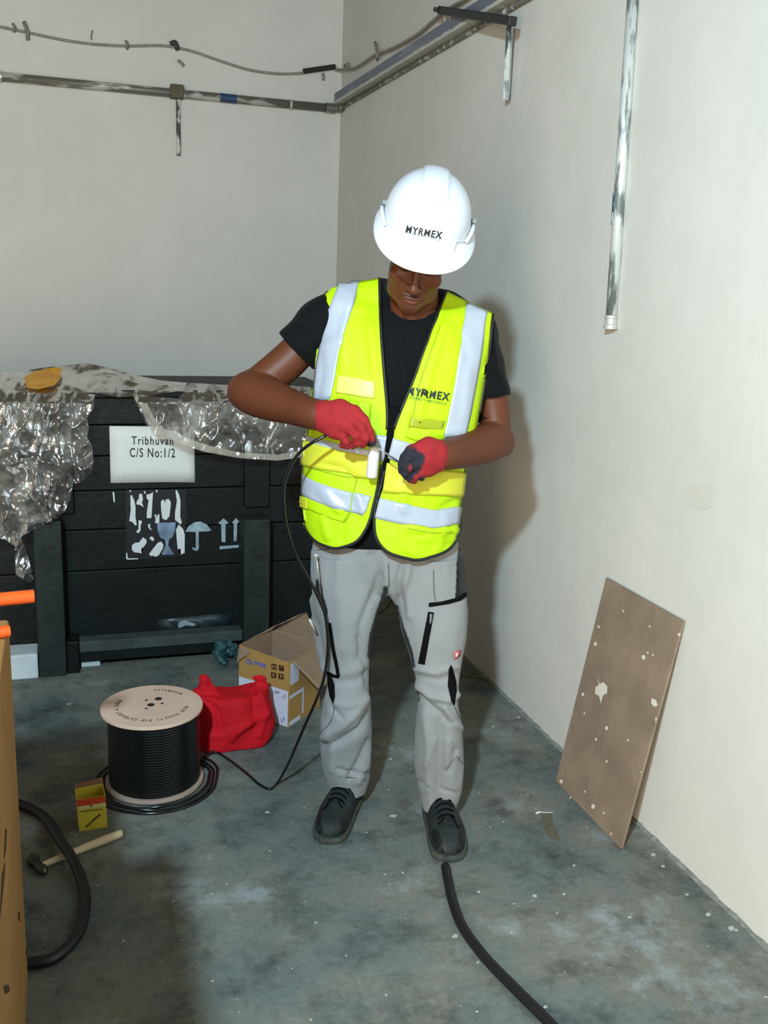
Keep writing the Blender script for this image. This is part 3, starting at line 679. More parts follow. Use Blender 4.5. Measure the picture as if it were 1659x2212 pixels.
for i in range(nr*6+1):
    z = .019+(HT-.03)*(i/(nr*6)); prof.append((.1345+.0016*abs(math.sin(math.pi*i/6)), z))
v, f = lathe_vf(prof, 80, RC); link('wound_cable', v, f, M_cable2, t, smooth=True)
TZ = HT+.0012
tfc = RC+np.array([-.004, .008, 0])
holes = []
def disc(cx, cy, r, z, k=20): return np.array([(cx+r*math.cos(2*math.pi*i/k), cy+r*math.sin(2*math.pi*i/k), z) for i in range(k)]), [tuple(range(k))]
def reelpt(px, py): p = on_floor(px, py, HT); return p[0], p[1]
P = []
for px, py, r in ((326, 1523, .011), (342, 1510, .011), (316, 1513, .0045), (350, 1520, .0045), (316, 1531, .0045)):
    x, y = reelpt(px, py); P.append(disc(x, y, r, TZ))
pieces('flange_hole', P, mat('hole_dark', srgb(20, 16, 12), rough=1), tf)
def arc_text(s, ang0, rad, h, spread, zt, m, par):
    P = []; a = ang0
    for ch in s:
        if ch != ' ':
            V, F = text_tri(ch, .02, .6); wch = h*.62
            V = V*np.array([wch if ch not in 'I1' else wch*.4, h])-np.array([wch/2, 0])
            th = a; er = np.array([math.cos(th), math.sin(th)]); et = np.array([math.sin(th), -math.cos(th)])  # top outward, clockwise
            Q = V[:, 0:1]*et+(rad+V[:, 1:2])*er
            P.append((np.c_[Q[:, 0]+tfc[0], Q[:, 1]+tfc[1], np.full(len(Q), zt)], [q[::-1] for q in F]))
        a -= spread
    link('flange_text', *join(P), m, par)
M_stamp = mat('stamp_ink', srgb(110, 84, 66), rough=.8)
arc_text('HIGH QUALITY FTP CATEGORY 6 CABLE', math.radians(-20), .098, .0135, .104, TZ, M_stamp, tf)
arc_text('CAT6-305M', math.radians(80), .106, .012, .100, TZ, M_stamp, tf)

# ------------------------------------------------------------------ red bag
def bag():
    fl_ = Field((.33, 2.80, -.02), (.70, 3.20, .32), .004)
    rows = [(0.0, .372, .600, 2.965, .055), (.02, .368, .622, 2.985, .075), (.06, .366, .632, 3.0, .085), (.11, .364, .625, 3.0, .080), (.15, .366, .612, 3.0, .068), (.19, .366, .602, 3.0, .050), (.20, .370, .600, 3.0, .045)]
    Z = np.array([r[0] for r in rows])
    def fn(X, Y, Zg):
        z = Zg.ravel(); g = lambda k: np.interp(z, Z, [r[k] for r in rows])[None, None, :]
        l, r_, cy, b = g(1), g(2), g(3), g(4); cx = (l+r_)/2; a = (r_-l)/2
        q = ((np.abs(X-cx)/a)**3+(np.abs(Y-cy)/b)**3)**(1/3); d = (q-1)*np.minimum(a, b)
        top = .165+.35*np.abs(X-.485)**1.3; return np.maximum(d, np.maximum(Zg-top, -Zg))
    fl_.add(fn, (.34, 2.85, 0), (.68, 3.15, .26), .006)
    def q(px, py, y): return on_y(px, py, y)
    fl_.ell(q(443, 1490, 3.0), (.016, .012, .055), None, .03); fl_.cone(q(436, 1464, 3.0), q(447, 1468, 3.0), .007, .006, .012); fl_.cone(q(447, 1468, 3.0), q(466, 1504, 3.0), .006, .012, .02)
    fl_.ell(q(561, 1492, 3.0), (.025, .012, .058), None, .03); fl_.cone(q(547, 1464, 3.0), q(573, 1466, 3.0), .008, .007, .012)
    V, F = fl_.mesh(); V = relax(V, F, 2)
    V = fold(V, F, [([(500, 1595), (520, 1570), (540, 1560)], 7, .012), ([(460, 1590), (520, 1575), (575, 1545)], 8, .007), ([(440, 1500), (470, 1540), (480, 1580)], 8, -.010), ([(560, 1490), (575, 1540), (560, 1590)], 7, .008), ([(455, 1480), (500, 1500), (540, 1485)], 8, -.008), ([(545, 1500), (550, 1540)], 6, -.006)])
    V = wrinkle(V, F, .016, 13, 2); V[:, 2] = np.maximum(V[:, 2], .001)
    o = link('shopping_bag', V, F, mat('red_nonwoven', srgb(205, 22, 34), rough=.75, noise_amt=.2, nscale=10, bump=.35, bscale=120, spec=.15), smooth=True)
    tag(o, 'crumpled red carrier bag with two handles standing between reel and cardboard box', 'bag')
bag()
# ------------------------------------------------------------------ open cardboard box
def carton():
    A, B, D = np.array([.694, 3.048]), np.array([.551, 3.220]), np.array([.842, 3.194]); C_ = B+D-A; H = .24; T = .004
    t = thing('cardboard_box', 'open cardboard box with torn flaps, yellow-brown and white sides, behind the red bag', 'box', ((A+C_)/2).tolist()+[0])
    kraft = mat('kraft_inside', srgb(150, 122, 96), rough=.85, noise_amt=.15, nscale=12); ochre = mat('ochre_print', srgb(178, 136, 74), rough=.6, noise_amt=.12, nscale=9); white = mat('white_print', srgb(216, 212, 224), rough=.5, noise_amt=.06)
    def wall(name, P, Q, z0, z1a, z1b, m, n=26, jag=.004, seed=0):
        V = []
        for i in range(n+1):
            u = i/n; p = P+(Q-P)*u; e = jag*noise.noise(Vector((u*9, seed, 0)))
            zt = z1a+(z1b-z1a)*u+e
            for k in range(7): V.append((p[0], p[1], z0+(zt-z0)*k/6))
        F = [(i*7+k, i*7+k+1, (i+1)*7+k+1, (i+1)*7+k) for i in range(n) for k in range(6)]
        return link(name, V, F, m, t, solid=T)
    fl1 = wall('side', A, B, 0, H, H+.012, ochre, seed=1)
    wall('side', B, C_, 0, H+.01, H+.015, kraft, seed=2); wall('side', C_, D, 0, H, H, kraft, seed=3)
    fl2 = wall('side', D, A, 0, H, H, ochre, seed=4)
    link('bottom', [list(A)+[.004], list(B)+[.004], list(C_)+[.004], list(D)+[.004]], [(0, 1, 2, 3)], kraft, t, solid=.003)
    up = lambda p, z: np.array([p[0], p[1], z])
    # raised back flaps
    def flapf(P4, name='flap', m=kraft, sol=.003, nn=12, jag=.005, seed=0):
        P4 = [np.array(p, float) for p in P4]; V = []
        for i in range(nn+1):
            for k in range(nn+1):
                u, w_ = i/nn, k/nn; p = (P4[0]*(1-u)+P4[1]*u)*(1-w_)+(P4[3]*(1-u)+P4[2]*u)*w_
                V.append(p+np.array([0, 0, w_*jag*noise.noise(Vector((u*7, seed, 1)))+.004*noise.noise(Vector((u*2, w_*2, seed)))]))
        F = [(i*(nn+1)+k, (i+1)*(nn+1)+k, (i+1)*(nn+1)+k+1, i*(nn+1)+k+1) for i in range(nn) for k in range(nn)]
        return link(name, V, F, m, t, solid=sol, smooth=True)
    flapf([up(B, H+.012), up(C_, H+.015), on_y(662, 1322, 3.46), on_y(533, 1385, 3.26)], seed=1)
    flapf([up(C_, H), up(D, H), on_y(690, 1392, 3.20), on_y(662, 1322, 3.46)], seed=5, jag=.0)
    # outward flap hanging on the right front side
    nrm = np.array([(D-A)[1], -(D-A)[0]]); nrm /= np.linalg.norm(nrm)
    ff = [up(A+(D-A)*.08, H), up(D, H), up(D+nrm*.09+(D-A)*.08, H-.105), up(A+(D-A)*.22+nrm*.09, H-.09)]
    flapf(ff, seed=8)
    # left outward small torn flap
    flapf([up(B, H+.01), up(B+(A-B)*.25, H+.004), up(B+(A-B)*.16+np.array([-.006, -.006]), H-.02), up(B+np.array([-.010, -.004]), H-.05)], m=kraft, seed=11, nn=8)
    # printed areas on the two visible sides
    def side_hit(P, Q, off=.0):
        dd = Q-P; nr = np.array([dd[1], -dd[0]]); nr /= np.linalg.norm(nr)
        if nr@(-P) < 0: nr = -nr
        n3 = np.array([nr[0], nr[1], 0]); P3 = np.array([P[0], P[1], 0])+n3*(T/2)
        def h(px, py):
            r = ray(px, py); k = ((P3-CP)@n3)/(r@n3); return CP+r*k, n3
        return h
    h1, h2 = side_hit(A, B), side_hit(A, D)
    P4 = lambda P, Q, u0, u1, z0, z1, n3, off: [up(P+(Q-P)*u0, z0)+n3*off, up(P+(Q-P)*u1, z0)+n3*off, up(P+(Q-P)*u1, z1)+n3*off, up(P+(Q-P)*u0, z1)+n3*off]
    _, n1 = h1(600, 1500); _, n2 = h2(650, 1500)
    link('white_panel', P4(A, B, .005, .995, .002, .135, n1, T/2+.001), [(0, 1, 2, 3)], white, fl1)
    link('white_panel', P4(A, D, .01, .28, .155, .235, n2, T/2+.001), [(0, 1, 2, 3)], white, fl2)
    link('white_panel', P4(A, D, .0, .45, .105, .118, n2, T/2+.001), [(0, 1, 2, 3)], white, fl2)
    link('white_panel', P4(A, D, .40, .45, .02, .105, n2, T/2+.001), [(0, 1, 2, 3)], white, fl2)
    link('white_panel', P4(A, D, .0, .35, .003, .02, n2, T/2+.001), [(0, 1, 2, 3)], white, fl2)
    dk = mat('print_dark', srgb(60, 34, 10), rough=.7); bl = mat('print_blue', srgb(60, 90, 200), rough=.6)
    text_decal('box_text', 'JQ-9900', (531, 1434), (575, 1447), (0, -13), h1, .0018, bl, fl1, .02)
    P = []
    for x, y in ((587, 1433), (603, 1436), (586, 1451), (602, 1454)):
        for q in ([(x, y), (x+11, y+2), (x+11, y+14), (x, y+12)],):
            Vq, Fq = poly_tri(q, 40); P.append((place(Vq, h1, .0018), Fq))
    pieces('box_icon', P, dk, fl1)
    P = []
    for q in ([(589, 1436), (591, 1436), (591, 1443), (589, 1443)], [(594, 1437), (596, 1437), (596, 1444), (594, 1444)], [(604, 1459), (612, 1461), (608, 1457)], [(607, 1459), (609, 1460), (609, 1465), (607, 1465)], [(606, 1440), (612, 1441), (609, 1438)], [(590, 1454), (593, 1454), (593, 1462), (590, 1461)]):
        Vq, Fq = poly_tri(q, 40); P.append((place(Vq, h1, .0024), Fq))
    pieces('icon_mark', P, ochre, fl1)
    gy = mat('print_grey', srgb(90, 86, 120), rough=.7)
    text_decal('box_text', 'GREY', (593, 1497), (605, 1499), (0, -6), h1, .0018, gy, fl1, .03)
    P = []
    for q in ([(610, 1503), (612, 1503), (618, 1510), (616, 1510)], [(613, 1499), (615, 1499), (620, 1505), (618, 1505)], [(606, 1553), (608, 1553), (612, 1561), (610, 1561)], [(611, 1549), (613, 1549), (617, 1557), (615, 1557)]):
        Vq, Fq = poly_tri(q, 40); P.append((place(Vq, h1, .0018), Fq))
    pieces('tick_mark', P, gy, fl1)
carton()
# ------------------------------------------------------------------ small box of nails and hammer
def nailbox():
    t = thing('nail_box', 'small open yellow and red carton of nails on the floor below the reel', 'box', (.03, 2.58, 0))
    a, b = np.array([-.009, 2.547]), np.array([.066, 2.552]); dv = (b-a)/np.linalg.norm(b-a); nv = np.array([-dv[1], dv[0]]); c, d = b+nv*.055, a+nv*.055
    H = .105; W = []
    base = [np.array([p[0], p[1], 0.001]) for p in (a, b, c, d)]; lean = np.array([-.004, -.012, 0])
    top = [p+np.array([0, 0, H])+lean for p in base]
    top[2] += np.array([0, 0, .008]); top[3] += np.array([0, 0, .004])
    V = base+top; F = [(0, 1, 5, 4), (1, 2, 6, 5), (2, 3, 7, 6), (3, 0, 4, 7), (3, 2, 1, 0)]
    link('carton_body', V, F, mat('yellow_card', srgb(208, 190, 60), rough=.6, noise_amt=.1), t, solid=.0015)
    L = lambda p, q, u: p+(q-p)*u
    n3 = np.cross(base[1]-base[0], top[0]-base[0]); n3 /= np.linalg.norm(n3); n3 *= np.sign(n3@(CP-base[0]))
    q4 = [L(base[0], top[0], .79), L(base[1], top[1], .79), top[1], top[0]]
    link('red_band', [p+n3*.0015 for p in q4], [(0, 1, 2, 3)], mat('red_print', srgb(196, 66, 30), rough=.6), t)
    q4 = [L(base[0], top[0], .68), L(base[1], top[1], .68), L(base[1], top[1], .79), L(base[0], top[0], .79)]
    link('pale_band', [p+n3*.0015 for p in q4], [(0, 1, 2, 3)], mat('pale_print', srgb(206, 198, 130), rough=.6), t)
    nn = n3
    def h(px, py):
        r = ray(px, py); k = ((base[0]-CP)@nn)/(r@nn); return CP+r*k, nn
    dkk = mat('nail_ink', srgb(70, 60, 30), rough=.7)
    P = []
    for q in ([(184, 1785), (186, 1787), (216, 1761), (218, 1759), (213, 1757), (212, 1760)], [(193, 1739), (200, 1738), (197, 1743)], [(173, 1752), (222, 1746), (222, 1747.5), (173, 1753.5)]):
        Vq, Fq = poly_tri(q, 40); P.append((place(Vq, h, .002), Fq))
    pieces('nail_picture', P, dkk, t)
    fl3 = [top[3], top[2], top[2]+np.array([.0, .012, .012]), top[3]+np.array([-.004, .012, .008])]
    link('back_flap', fl3, [(0, 1, 2, 3)], mat('card_inside', srgb(120, 80, 56), rough=.8), t, solid=.0012)
nailbox()
t = thing('hammer', 'small hammer with pale wooden handle lying on the floor under the black hose', 'hammer', (-.02, 2.44, 0))
h0, h1 = on_floor(84, 1872, .012), on_floor(262, 1800, .012)
ff = catmull([h0, (h0+h1)/2+np.array([0, 0, .001]), h1], 8)
v, f = tube_vf(ff, np.interp(np.linspace(0, 1, len(ff)), [0, .3, .8, 1], [.008, .009, .012, .011]), 12); link('handle', v, f, mat('ash_wood', srgb(216, 196, 160), rough=.6, noise_amt=.15, nscale=12), t, smooth=True)
hd = (h1-h0)/np.linalg.norm(h1-h0); hp = np.cross(hd, [0, 0, 1]); hp /= np.linalg.norm(hp); hc0 = h0-hd*.002; hc0[2] = .016
prof = [(.011, -.040), (.015, -.038), (.016, -.024), (.011, -.018), (.012, .012), (.014, .022), (.013, .030), (.006, .042)]
v, f = lathe_vf(prof, 16, hc0, hp); v[:, 2] = np.maximum(v[:, 2], .0); link('head', v, f, mat('hammer_steel', srgb(92, 92, 84), rough=.4, metal=.8, noise_amt=.5, nscale=30), t, smooth=True)
# hoses
M_hose = mat('black_rubber', srgb(20, 20, 22), rough=.45, spec=.5, noise_amt=.2, nscale=30)
pts = [(-.30, 2.76, .016), (-.20, 2.725, .016), (-.162, 2.703, .016)]+[on_floor(x, y, .016) for x, y in ((95, 1765),)]+[on_floor(130, 1815, .035), on_floor(160, 1862, .03), on_floor(183, 1925, .016), on_floor(180, 1985, .016), on_floor(160, 2030, .016), on_floor(115, 2070, .016)]+[(-.13, 2.003, .016), (-.22, 2.003, .016), (-.32, 2.003, .016)]
v, f = tube_vf(catmull(pts, 8), .0135, 14); tag(link('rubber_hose', v, f, M_hose, smooth=True), 'thick black hose curving out from the tall carton at left over the hammer', 'hose')
pts = [on_floor(x, y, .014) for x, y in ((962, 1872), (968, 1905), (977, 1945), (998, 2000), (1045, 2065), (1112, 2135), (1180, 2202), (1230, 2255))]
v, f = tube_vf(catmull(pts, 8), .0125, 14); tag(link('power_cable', v, f, M_hose, smooth=True), 'thick black cable on the floor from the lower right to the shoe toe', 'cable')
# ------------------------------------------------------------------ tall carton at left with orange pipes
M_kb = mat('carton_brown', srgb(168, 124, 66), rough=.8, color2=srgb(146, 104, 54), nscale=5, bump=.1)
def bigcarton(name, x1, y0, y1, h, wd, label):
    v, f = join([box_vf((x1-wd/2, (y0+y1)/2, h/2), (wd, y1-y0, h))]); t = thing(name, label, 'carton', (x1-wd/2, (y0+y1)/2, 0))
    bevel(link('carton_body', v, f, M_kb, t), .006, 3)
    return t
t = bigcarton('tall_carton', -.127, 1.215, 1.985, .832, .56, 'tall brown cardboard carton at the left edge carrying orange pipes')
M_scratch = mat('scratch', srgb(70, 44, 20), rough=.9)
P = []
for q in ([(12, 1790), (15, 1792), (14, 1830), (9, 1862)], [(5, 1890), (12, 1860), (10, 1900), (3, 1960), (0, 1990)], [(40, 1968), (44, 1972), (43, 1992), (40, 1986)], [(8, 2130), (18, 2126), (22, 2140), (12, 2148)], [(58, 2045), (62, 2050), (60, 2068), (56, 2060)]):
    Vq, Fq = poly_tri(q, 60); P.append((place(Vq, plane_hit(0, -.1262), 0), Fq))
pieces('scratch_mark', P, M_scratch, t)
bigcarton('shade_carton', -.127, .62, 1.20, 1.11, .62, 'taller brown carton outside the left edge, added unseen to cast the floor shadow')  # out-of-view blocker, sized so its shadow darkens the left floor
M_orange = mat('orange_pvc', srgb(236, 92, 30), rough=.3, noise_amt=.06)
def pipe(label, a, b, r):
    a = np.array(a, float); b = np.array(b, float); d = (b-a)/np.linalg.norm(b-a); L = np.linalg.norm(b-a)
    v, f = lathe_vf([(r, 0), (r, L-.002), (r-.001, L), (r-.004, L), (r-.004, L-.15)], 28, a, d)
    o = link('orange_pipe', v, f, M_orange, smooth=False); tag(o, label, 'pipe', None); 
    for p in o.data.polygons: p.use_smooth = True
    md = o.modifiers.new('e', 'EDGE_SPLIT'); md.split_angle = 0.6
e1 = on_y(74, 1288, 1.95); z1 = .832+.016
pipe('upper orange plastic pipe, longer end sticking out over the crate post', (-.60, 1.90, e1[2]-.004), (e1[0], 1.95, e1[2]), .0135)
e2 = on_y(20, 1311, 1.90)
pipe('lower orange plastic pipe lying on top of the tall carton, shorter end', (-.60, 1.78, .832+.0125), (e2[0], 1.88, .832+.0125), .012)
#PERSON
# ------------------------------------------------------------------ the worker
base = to_world(np.array([[.06, 2.58, 0.0]]))[0]
PERSON = thing('person', 'worker in white hard hat, yellow vest and grey trousers, looking down at a cable', 'person', base)
L3 = loc
def skin_mat():
    m = mat('skin', (1, 1, 1, 1), rough=.5, spec=.3, attr='tint', bump=.05, bscale=120); b = m.node_tree.nodes['Principled BSDF']
    b.inputs['Subsurface Weight'].default_value = .06; b.inputs['Subsurface Radius'].default_value = (.012, .004, .002); return m
M_skin = skin_mat()
# head frame
PITCH, ROLL, YAW = math.radians(31), math.radians(10), math.radians(2)
def rot(ax, a): return np.array(Matrix.Rotation(a, 3, ax))
HM = rot('Y', ROLL) @ rot('X', PITCH) @ rot('Z', YAW)     # columns = head axes in the heading frame
# face looks along -Y
nose = L3(892, 634, 2.425)
H0 = nose-HM@np.array([0, -.118, -.042])
def hp(x, y, z): return H0+HM@np.array([x, y, z])
f = Field((-.47, 2.30, .86), (.40, 2.80, 1.74), .0027)
# neck and hidden upper chest
f.cone(hp(0, .03, -.05), (L3(893, 700, 2.63)), .058, .064, .03)
f.cone(L3(893, 690, 2.63), L3(893, 760, 2.62), .066, .10, .04)
f.cone(L3(770, 700, 2.62), L3(1010, 740, 2.63), .05, .05, .03)
# head
f.ell(hp(0, .012, .030), (.077, .097, .086), HM, .02)
f.ell(hp(0, -.022, -.050), (.066, .069, .074), HM, .025)
f.cone(hp(-.038, -.040, -.086), hp(.0, -.074, -.104), .022, .019, .02); f.cone(hp(.038, -.040, -.086), hp(.0, -.074, -.104), .022, .019, .02)
f.ell(hp(0, -.082, -.104), (.019, .014, .015), HM, .012)
for s_ in (-1, 1):
    f.ell(hp(s_*.044, -.062, -.030), (.022, .019, .020), HM, .015)      # cheek
    f.cone(hp(s_*.012, -.090, .024), hp(s_*.045, -.072, .024), .009, .009, .012)  # brow
    f.ell(hp(s_*.031, -.088, .002), (.017, .016, .012), HM, .010, sub=True)    # socket
    f.ell(hp(s_*.031, -.071, .001), (.015, .014, .0115), HM, .004)            # lowered lid
    f.cone(hp(s_*.019, -.083, -.0035), hp(s_*.043, -.077, -.0055), .0016, .0014, .0015)  # lash line
    f.ell(hp(s_*.0125, -.095, -.043), (.0085, .0105, .0078), HM, .006)       # nostril wing
    f.ell(hp(s_*.007, -.099, -.0505), (.0030, .0045, .0026), HM, .002, sub=True)
    f.ell(hp(s_*.075, .008, .002), (.008, .015, .026), HM @ rot('X', -.15), .006)  # ear
    f.ell(hp(s_*.081, .001, .004), (.004, .007, .014), HM, .004, sub=True)
f.cone(hp(0, -.086, .012), hp(0, -.107, -.036), .0075, .0105, .010)
f.ell(hp(0, -.109, -.041), (.0105, .0105, .0088), HM, .006)
f.ell(hp(0, -.089, -.071), (.0245, .0115, .0065), HM, .006)      # upper lip
f.ell(hp(0, -.087, -.081), (.021, .0125, .0080), HM, .006)
f.cone(hp(-.021, -.0975, -.0758), hp(.021, -.0975, -.0758), .0018, .0018, .003, sub=True)
# arms (viewer left, then viewer right)
WR = L3(672, 893, 2.41)
f.limb([(L3(703, 692, 2.62), .044), (L3(660, 740, 2.615), .046), (L3(620, 782, 2.61), .049), (L3(575, 818, 2.60), .047), (L3(533, 846, 2.59), .042)])
f.limb([(L3(530, 844, 2.590), .041), (L3(560, 855, 2.56), .046), (L3(600, 869, 2.51), .041), (L3(645, 884, 2.45), .032), (WR, .0275), (L3(700, 900, 2.39), .025)], .02)
f.ell(L3(516, 848, 2.60), (.022, .03, .03), None, .02)
f.limb([(L3(1038, 735, 2.64), .040), (L3(1050, 800, 2.64), .042), (L3(1066, 880, 2.635), .042), (L3(1072, 945, 2.62), .040)])
WL = L3(963, 982, 2.43)
f.limb([(L3(1072, 950, 2.62), .038), (L3(1050, 958, 2.58), .042), (L3(1020, 968, 2.53), .037), (L3(985, 978, 2.47), .031), (WL, .0275), (L3(935, 985, 2.41), .025)], .02)
f.ell(L3(1092, 960, 2.625), (.022, .03, .03), None, .02)
V, F = f.mesh(); V = relax(V, F, 1, .4)
Hl = (V-H0) @ HM      # head-local coordinates
base_c = np.array(srgb(90, 48, 28)[:3]); col = np.tile(base_c, (len(V), 1))
def g(c, r, p=2): return np.exp(-(((Hl-np.array(c))/np.array(r))**2).sum(1)**(p/2))
hair_shade_c = np.array(srgb(26, 18, 15)[:3]); lip = np.array(srgb(112, 62, 50)[:3])
def blend(mask, c, a): 
    global col
    m_ = np.clip(mask*a, 0, 1)[:, None]; col = col*(1-m_)+c*m_
blend(g((0, -.098, -.0655), (.026, .02, .0042), 4), hair_shade_c, .62)
for s_ in (-1, 1):
    blend(g((s_*.028, -.085, -.078), (.0045, .02, .014), 4), hair_shade_c, .40)
    blend(g((s_*.031, -.08, .0205), (.020, .03, .0048), 4), hair_shade_c, .85)
    blend(g((s_*.031, -.08, -.005), (.016, .02, .0030), 4), hair_shade_c, .8)
    blend(g((s_*.007, -.102, -.0515), (.004, .006, .003), 4), hair_shade_c, .7)  # nostril hollows: shade put into the skin colour
blend(g((0, -.09, -.101), (.020, .03, .014), 4), hair_shade_c, .5)
blend(g((0, -.095, -.0785), (.022, .016, .0085), 4), lip, .75)
blend(g((0, -.095, -.0760), (.021, .02, .0013), 4), hair_shade_c, .7)  # crease between the lips, its shade painted in
hm = (Hl[:, 1] > -.035) & (Hl[:, 2] > -.03+.25*(-Hl[:, 1]-.02)) & (Hl[:, 2] < .14) & (np.abs(Hl[:, 0]) < .082) & ((Hl[:, 1] > .02) | (np.abs(Hl[:, 0]) > .0)) & (np.hypot(Hl[:, 1]-.006, Hl[:, 2]+.008) > .034)
col[hm & (Hl[:, 2] > -.01)] = hair_shade_c
VW = to_world(V); BODY = link('body', VW, F, M_skin, PERSON, smooth=True, colors=col); BODY['label'] = 'dark brown skin of face, neck and forearms'

# T-shirt and vest form share the torso
def torso(f, rows, infl=0.0, sh=True):
    f.loft([(py, l, r, d, b+infl) for py, l, r, d, b in rows], .03, 2.4)
    if sh:
        f.chain([(L3(745, 664, 2.625), .052+infl), (L3(820, 652, 2.65), .050+infl), (L3(888, 662, 2.66), .050+infl), (L3(960, 676, 2.65), .048+infl), (L3(1025, 712, 2.635), .050+infl)], .05)
rows_t = [(672, 745, 1020, 2.635, .075), (700, 712, 1045, 2.625, .096), (760, 700, 1045, 2.61, .112), (850, 688, 1030, 2.60, .115), (950, 680, 1008, 2.60, .114), (1050, 672, 985, 2.60, .116), (1166, 680, 982, 2.60, .118)]
f = Field((-.34, 2.40, .78), (.36, 2.80, 1.58), .005)
torso(f, rows_t)
f.chain([(L3(722, 684, 2.62), .056), (L3(690, 700, 2.62), .058), (L3(638, 756, 2.61), .056), (L3(620, 775, 2.605), .054)], .035)
f.chain([(L3(1032, 742, 2.64), .050), (L3(1046, 790, 2.64), .050), (L3(1060, 850, 2.635), .049), (L3(1064, 885, 2.635), .048)], .03)
# cut sleeves square at their hems
def cut(f, p, n, R=.2):
    p = np.array(p); n = np.array(n)/np.linalg.norm(n)
    def fn(X, Y, Z):
        d = (X-p[0])*n[0]+(Y-p[1])*n[1]+(Z-p[2])*n[2]
        r = np.sqrt((X-p[0])**2+(Y-p[1])**2+(Z-p[2])**2)-R
        return np.maximum(-d, r)
    f.add(fn, p-R, p+R, 0, True, m=.01)
hem = L3(638, 757, 2.61); cut(f, hem, L3(560, 828, 2.60)-L3(690, 700, 2.62), .105)
hem = L3(1064, 858, 2.635); cut(f, hem, L3(1066, 900, 2.63)-L3(1060, 800, 2.64), .066)
# hollow the sleeve ends and the collar
f.cone(L3(640, 755, 2.61), L3(560, 828, 2.60), .047, .047, 0, True)
f.cone(L3(1062, 850, 2.635), L3(1068, 900, 2.63), .043, .043, 0, True)
f.cone(L3(890, 636, 2.560), L3(888, 600, 2.60), .064, .075, .008, True)
V, F = f.mesh(); V = relax(V, F, 2)
W = to_world(V)
W = fold(W, F, [([(650, 690), (690, 740)], 7, .004), ([(610, 720), (670, 765)], 6, .004), ([(1065, 720), (1075, 800)], 6, .004), ([(1050, 800), (1090, 840)], 6, -.004), ([(860, 720), (880, 860)], 8, .004)])
W = wrinkle(W, F, .004, 12, 1)
M_shirt = mat('black_cotton', srgb(9, 11, 13), rough=.85, spec=.15, noise_amt=.25, nscale=8, bump=.1, bscale=200, sheen=.03)
SHIRT = link('t_shirt', W, F, M_shirt, PERSON, smooth=True); SHIRT['label'] = 'black short-sleeved T-shirt'
sb = tri_bvh(W, F); hs = bvh_hit(sb)
# vest form
f = Field((-.36, 2.36, .72), (.38, 2.84, 1.60), .006)
rows_v = [(672, 725, 1035, 2.635, .078), (700, 696, 1056, 2.625, .100), (760, 686, 1054, 2.61, .120), (850, 675, 1041, 2.60, .128), (930, 666, 1026, 2.595, .130), (1000, 656, 1006, 2.595, .131), (1060, 654, 996, 2.595, .134), (1120, 655, 995, 2.595, .140), (1180, 668, 990, 2.595, .146), (1225, 676, 988, 2.595, .150)]
torso(f, rows_v, .006)
V, F = f.mesh(); V = relax(V, F, 4); W = to_world(V)
vest_folds = [([(905, 900), (930, 800), (960, 700)], 6, .005), ([(870, 880), (900, 800), (935, 700)], 7, -.004), ([(880, 1140), (930, 1150), (985, 1145)], 6, .006), ([(900, 1165), (940, 1160), (980, 1165)], 5, .004), ([(868, 1050), (872, 1100)], 8, .006), ([(690, 760), (735, 740)], 8, .004), ([(700, 1060), (735, 1100)], 8, .005), ([(770, 1060), (790, 1110)], 8, .004), ([(950, 1100), (985, 1080)], 8, -.005), ([(760, 640), (745, 720), (740, 800)], 9, .003), ([(800, 700), (810, 800)], 10, .004), ([(1000, 900), (1010, 800)], 8, .003)]
vest_folds = [(P_, w_*.85, a_*1.8) for P_, w_, a_ in vest_folds]+[([(690, 1000), (740, 1010), (800, 1060)], 7, -.005), ([(850, 1150), (870, 1185), (900, 1195)], 7, .006), ([(700, 1120), (710, 1160)], 6, .006), ([(745, 1130), (740, 1165)], 6, -.005), ([(690, 700), (700, 800), (690, 860)], 7, -.005), ([(780, 880), (800, 940)], 8, .006), ([(920, 940), (990, 930)], 6, .006), ([(985, 700), (1010, 780)], 8, -.005), ([(960, 1120), (945, 1185)], 6, .006), ([(850, 1000), (870, 1060)], 8, -.005)]
W = fold(W, F, vest_folds); W = wrinkle(W, F, .005, 9, 5)
vb = tri_bvh(W, F)
VF, VV = F, W
hv0 = bvh_hit(vb)
def hv(px, py): return hv0(px, py)
M_vest = mat('fluorescent_yellow', srgb(178, 214, 4), rough=.6, spec=.3, noise_amt=.05, nscale=10, bump=.15, bscale=160)
M_vestback = M_vest
VEST = thing('vest_root', '', '', base); 
bpy.data.objects.remove(VEST)
def band(name, A, B, off, m, par, cols=14, solid=.0012, hit=hv):
    P, Fb = band_vf(A, B, hit, off, m=cols); o = link(name, P, Fb, m, par, smooth=True)
    if solid:
        md = o.modifiers.new('thickness', 'SOLIDIFY'); md.thickness = solid; md.offset = -1
    return o, P, Fb
# front panels: outer edge / inner (opening) edge, top to bottom
LO = [(704, 622), (694, 660), (687, 700), (680, 770), (673, 850), (667, 905), (660, 960), (655, 1020), (652, 1080), (655, 1120), (668, 1150), (690, 1172), (722, 1184)]
LI = [(820, 603), (820, 640), (822, 690), (826, 760), (834, 850), (837, 890), (836, 930), (826, 1000), (812, 1070), (802, 1110), (792, 1140), (770, 1170), (732, 1184)]
RI = [(964, 631), (951, 665), (937, 705), (914, 765), (892, 825), (868, 880), (850, 930), (832, 1010), (812, 1090), (808, 1130), (814, 1165), (840, 1194), (893, 1209)]
RO = [(1063, 679), (1059, 710), (1056, 740), (1050, 790), (1040, 850), (1032, 895), (1022, 950), (1008, 1010), (995, 1070), (991, 1110), (989, 1150), (965, 1188), (905, 1210)]
pf = []
P1, F1 = band_vf(LO, LI, hv, .004, m=26); P2, F2 = band_vf(RI, RO, hv, .004, m=26)
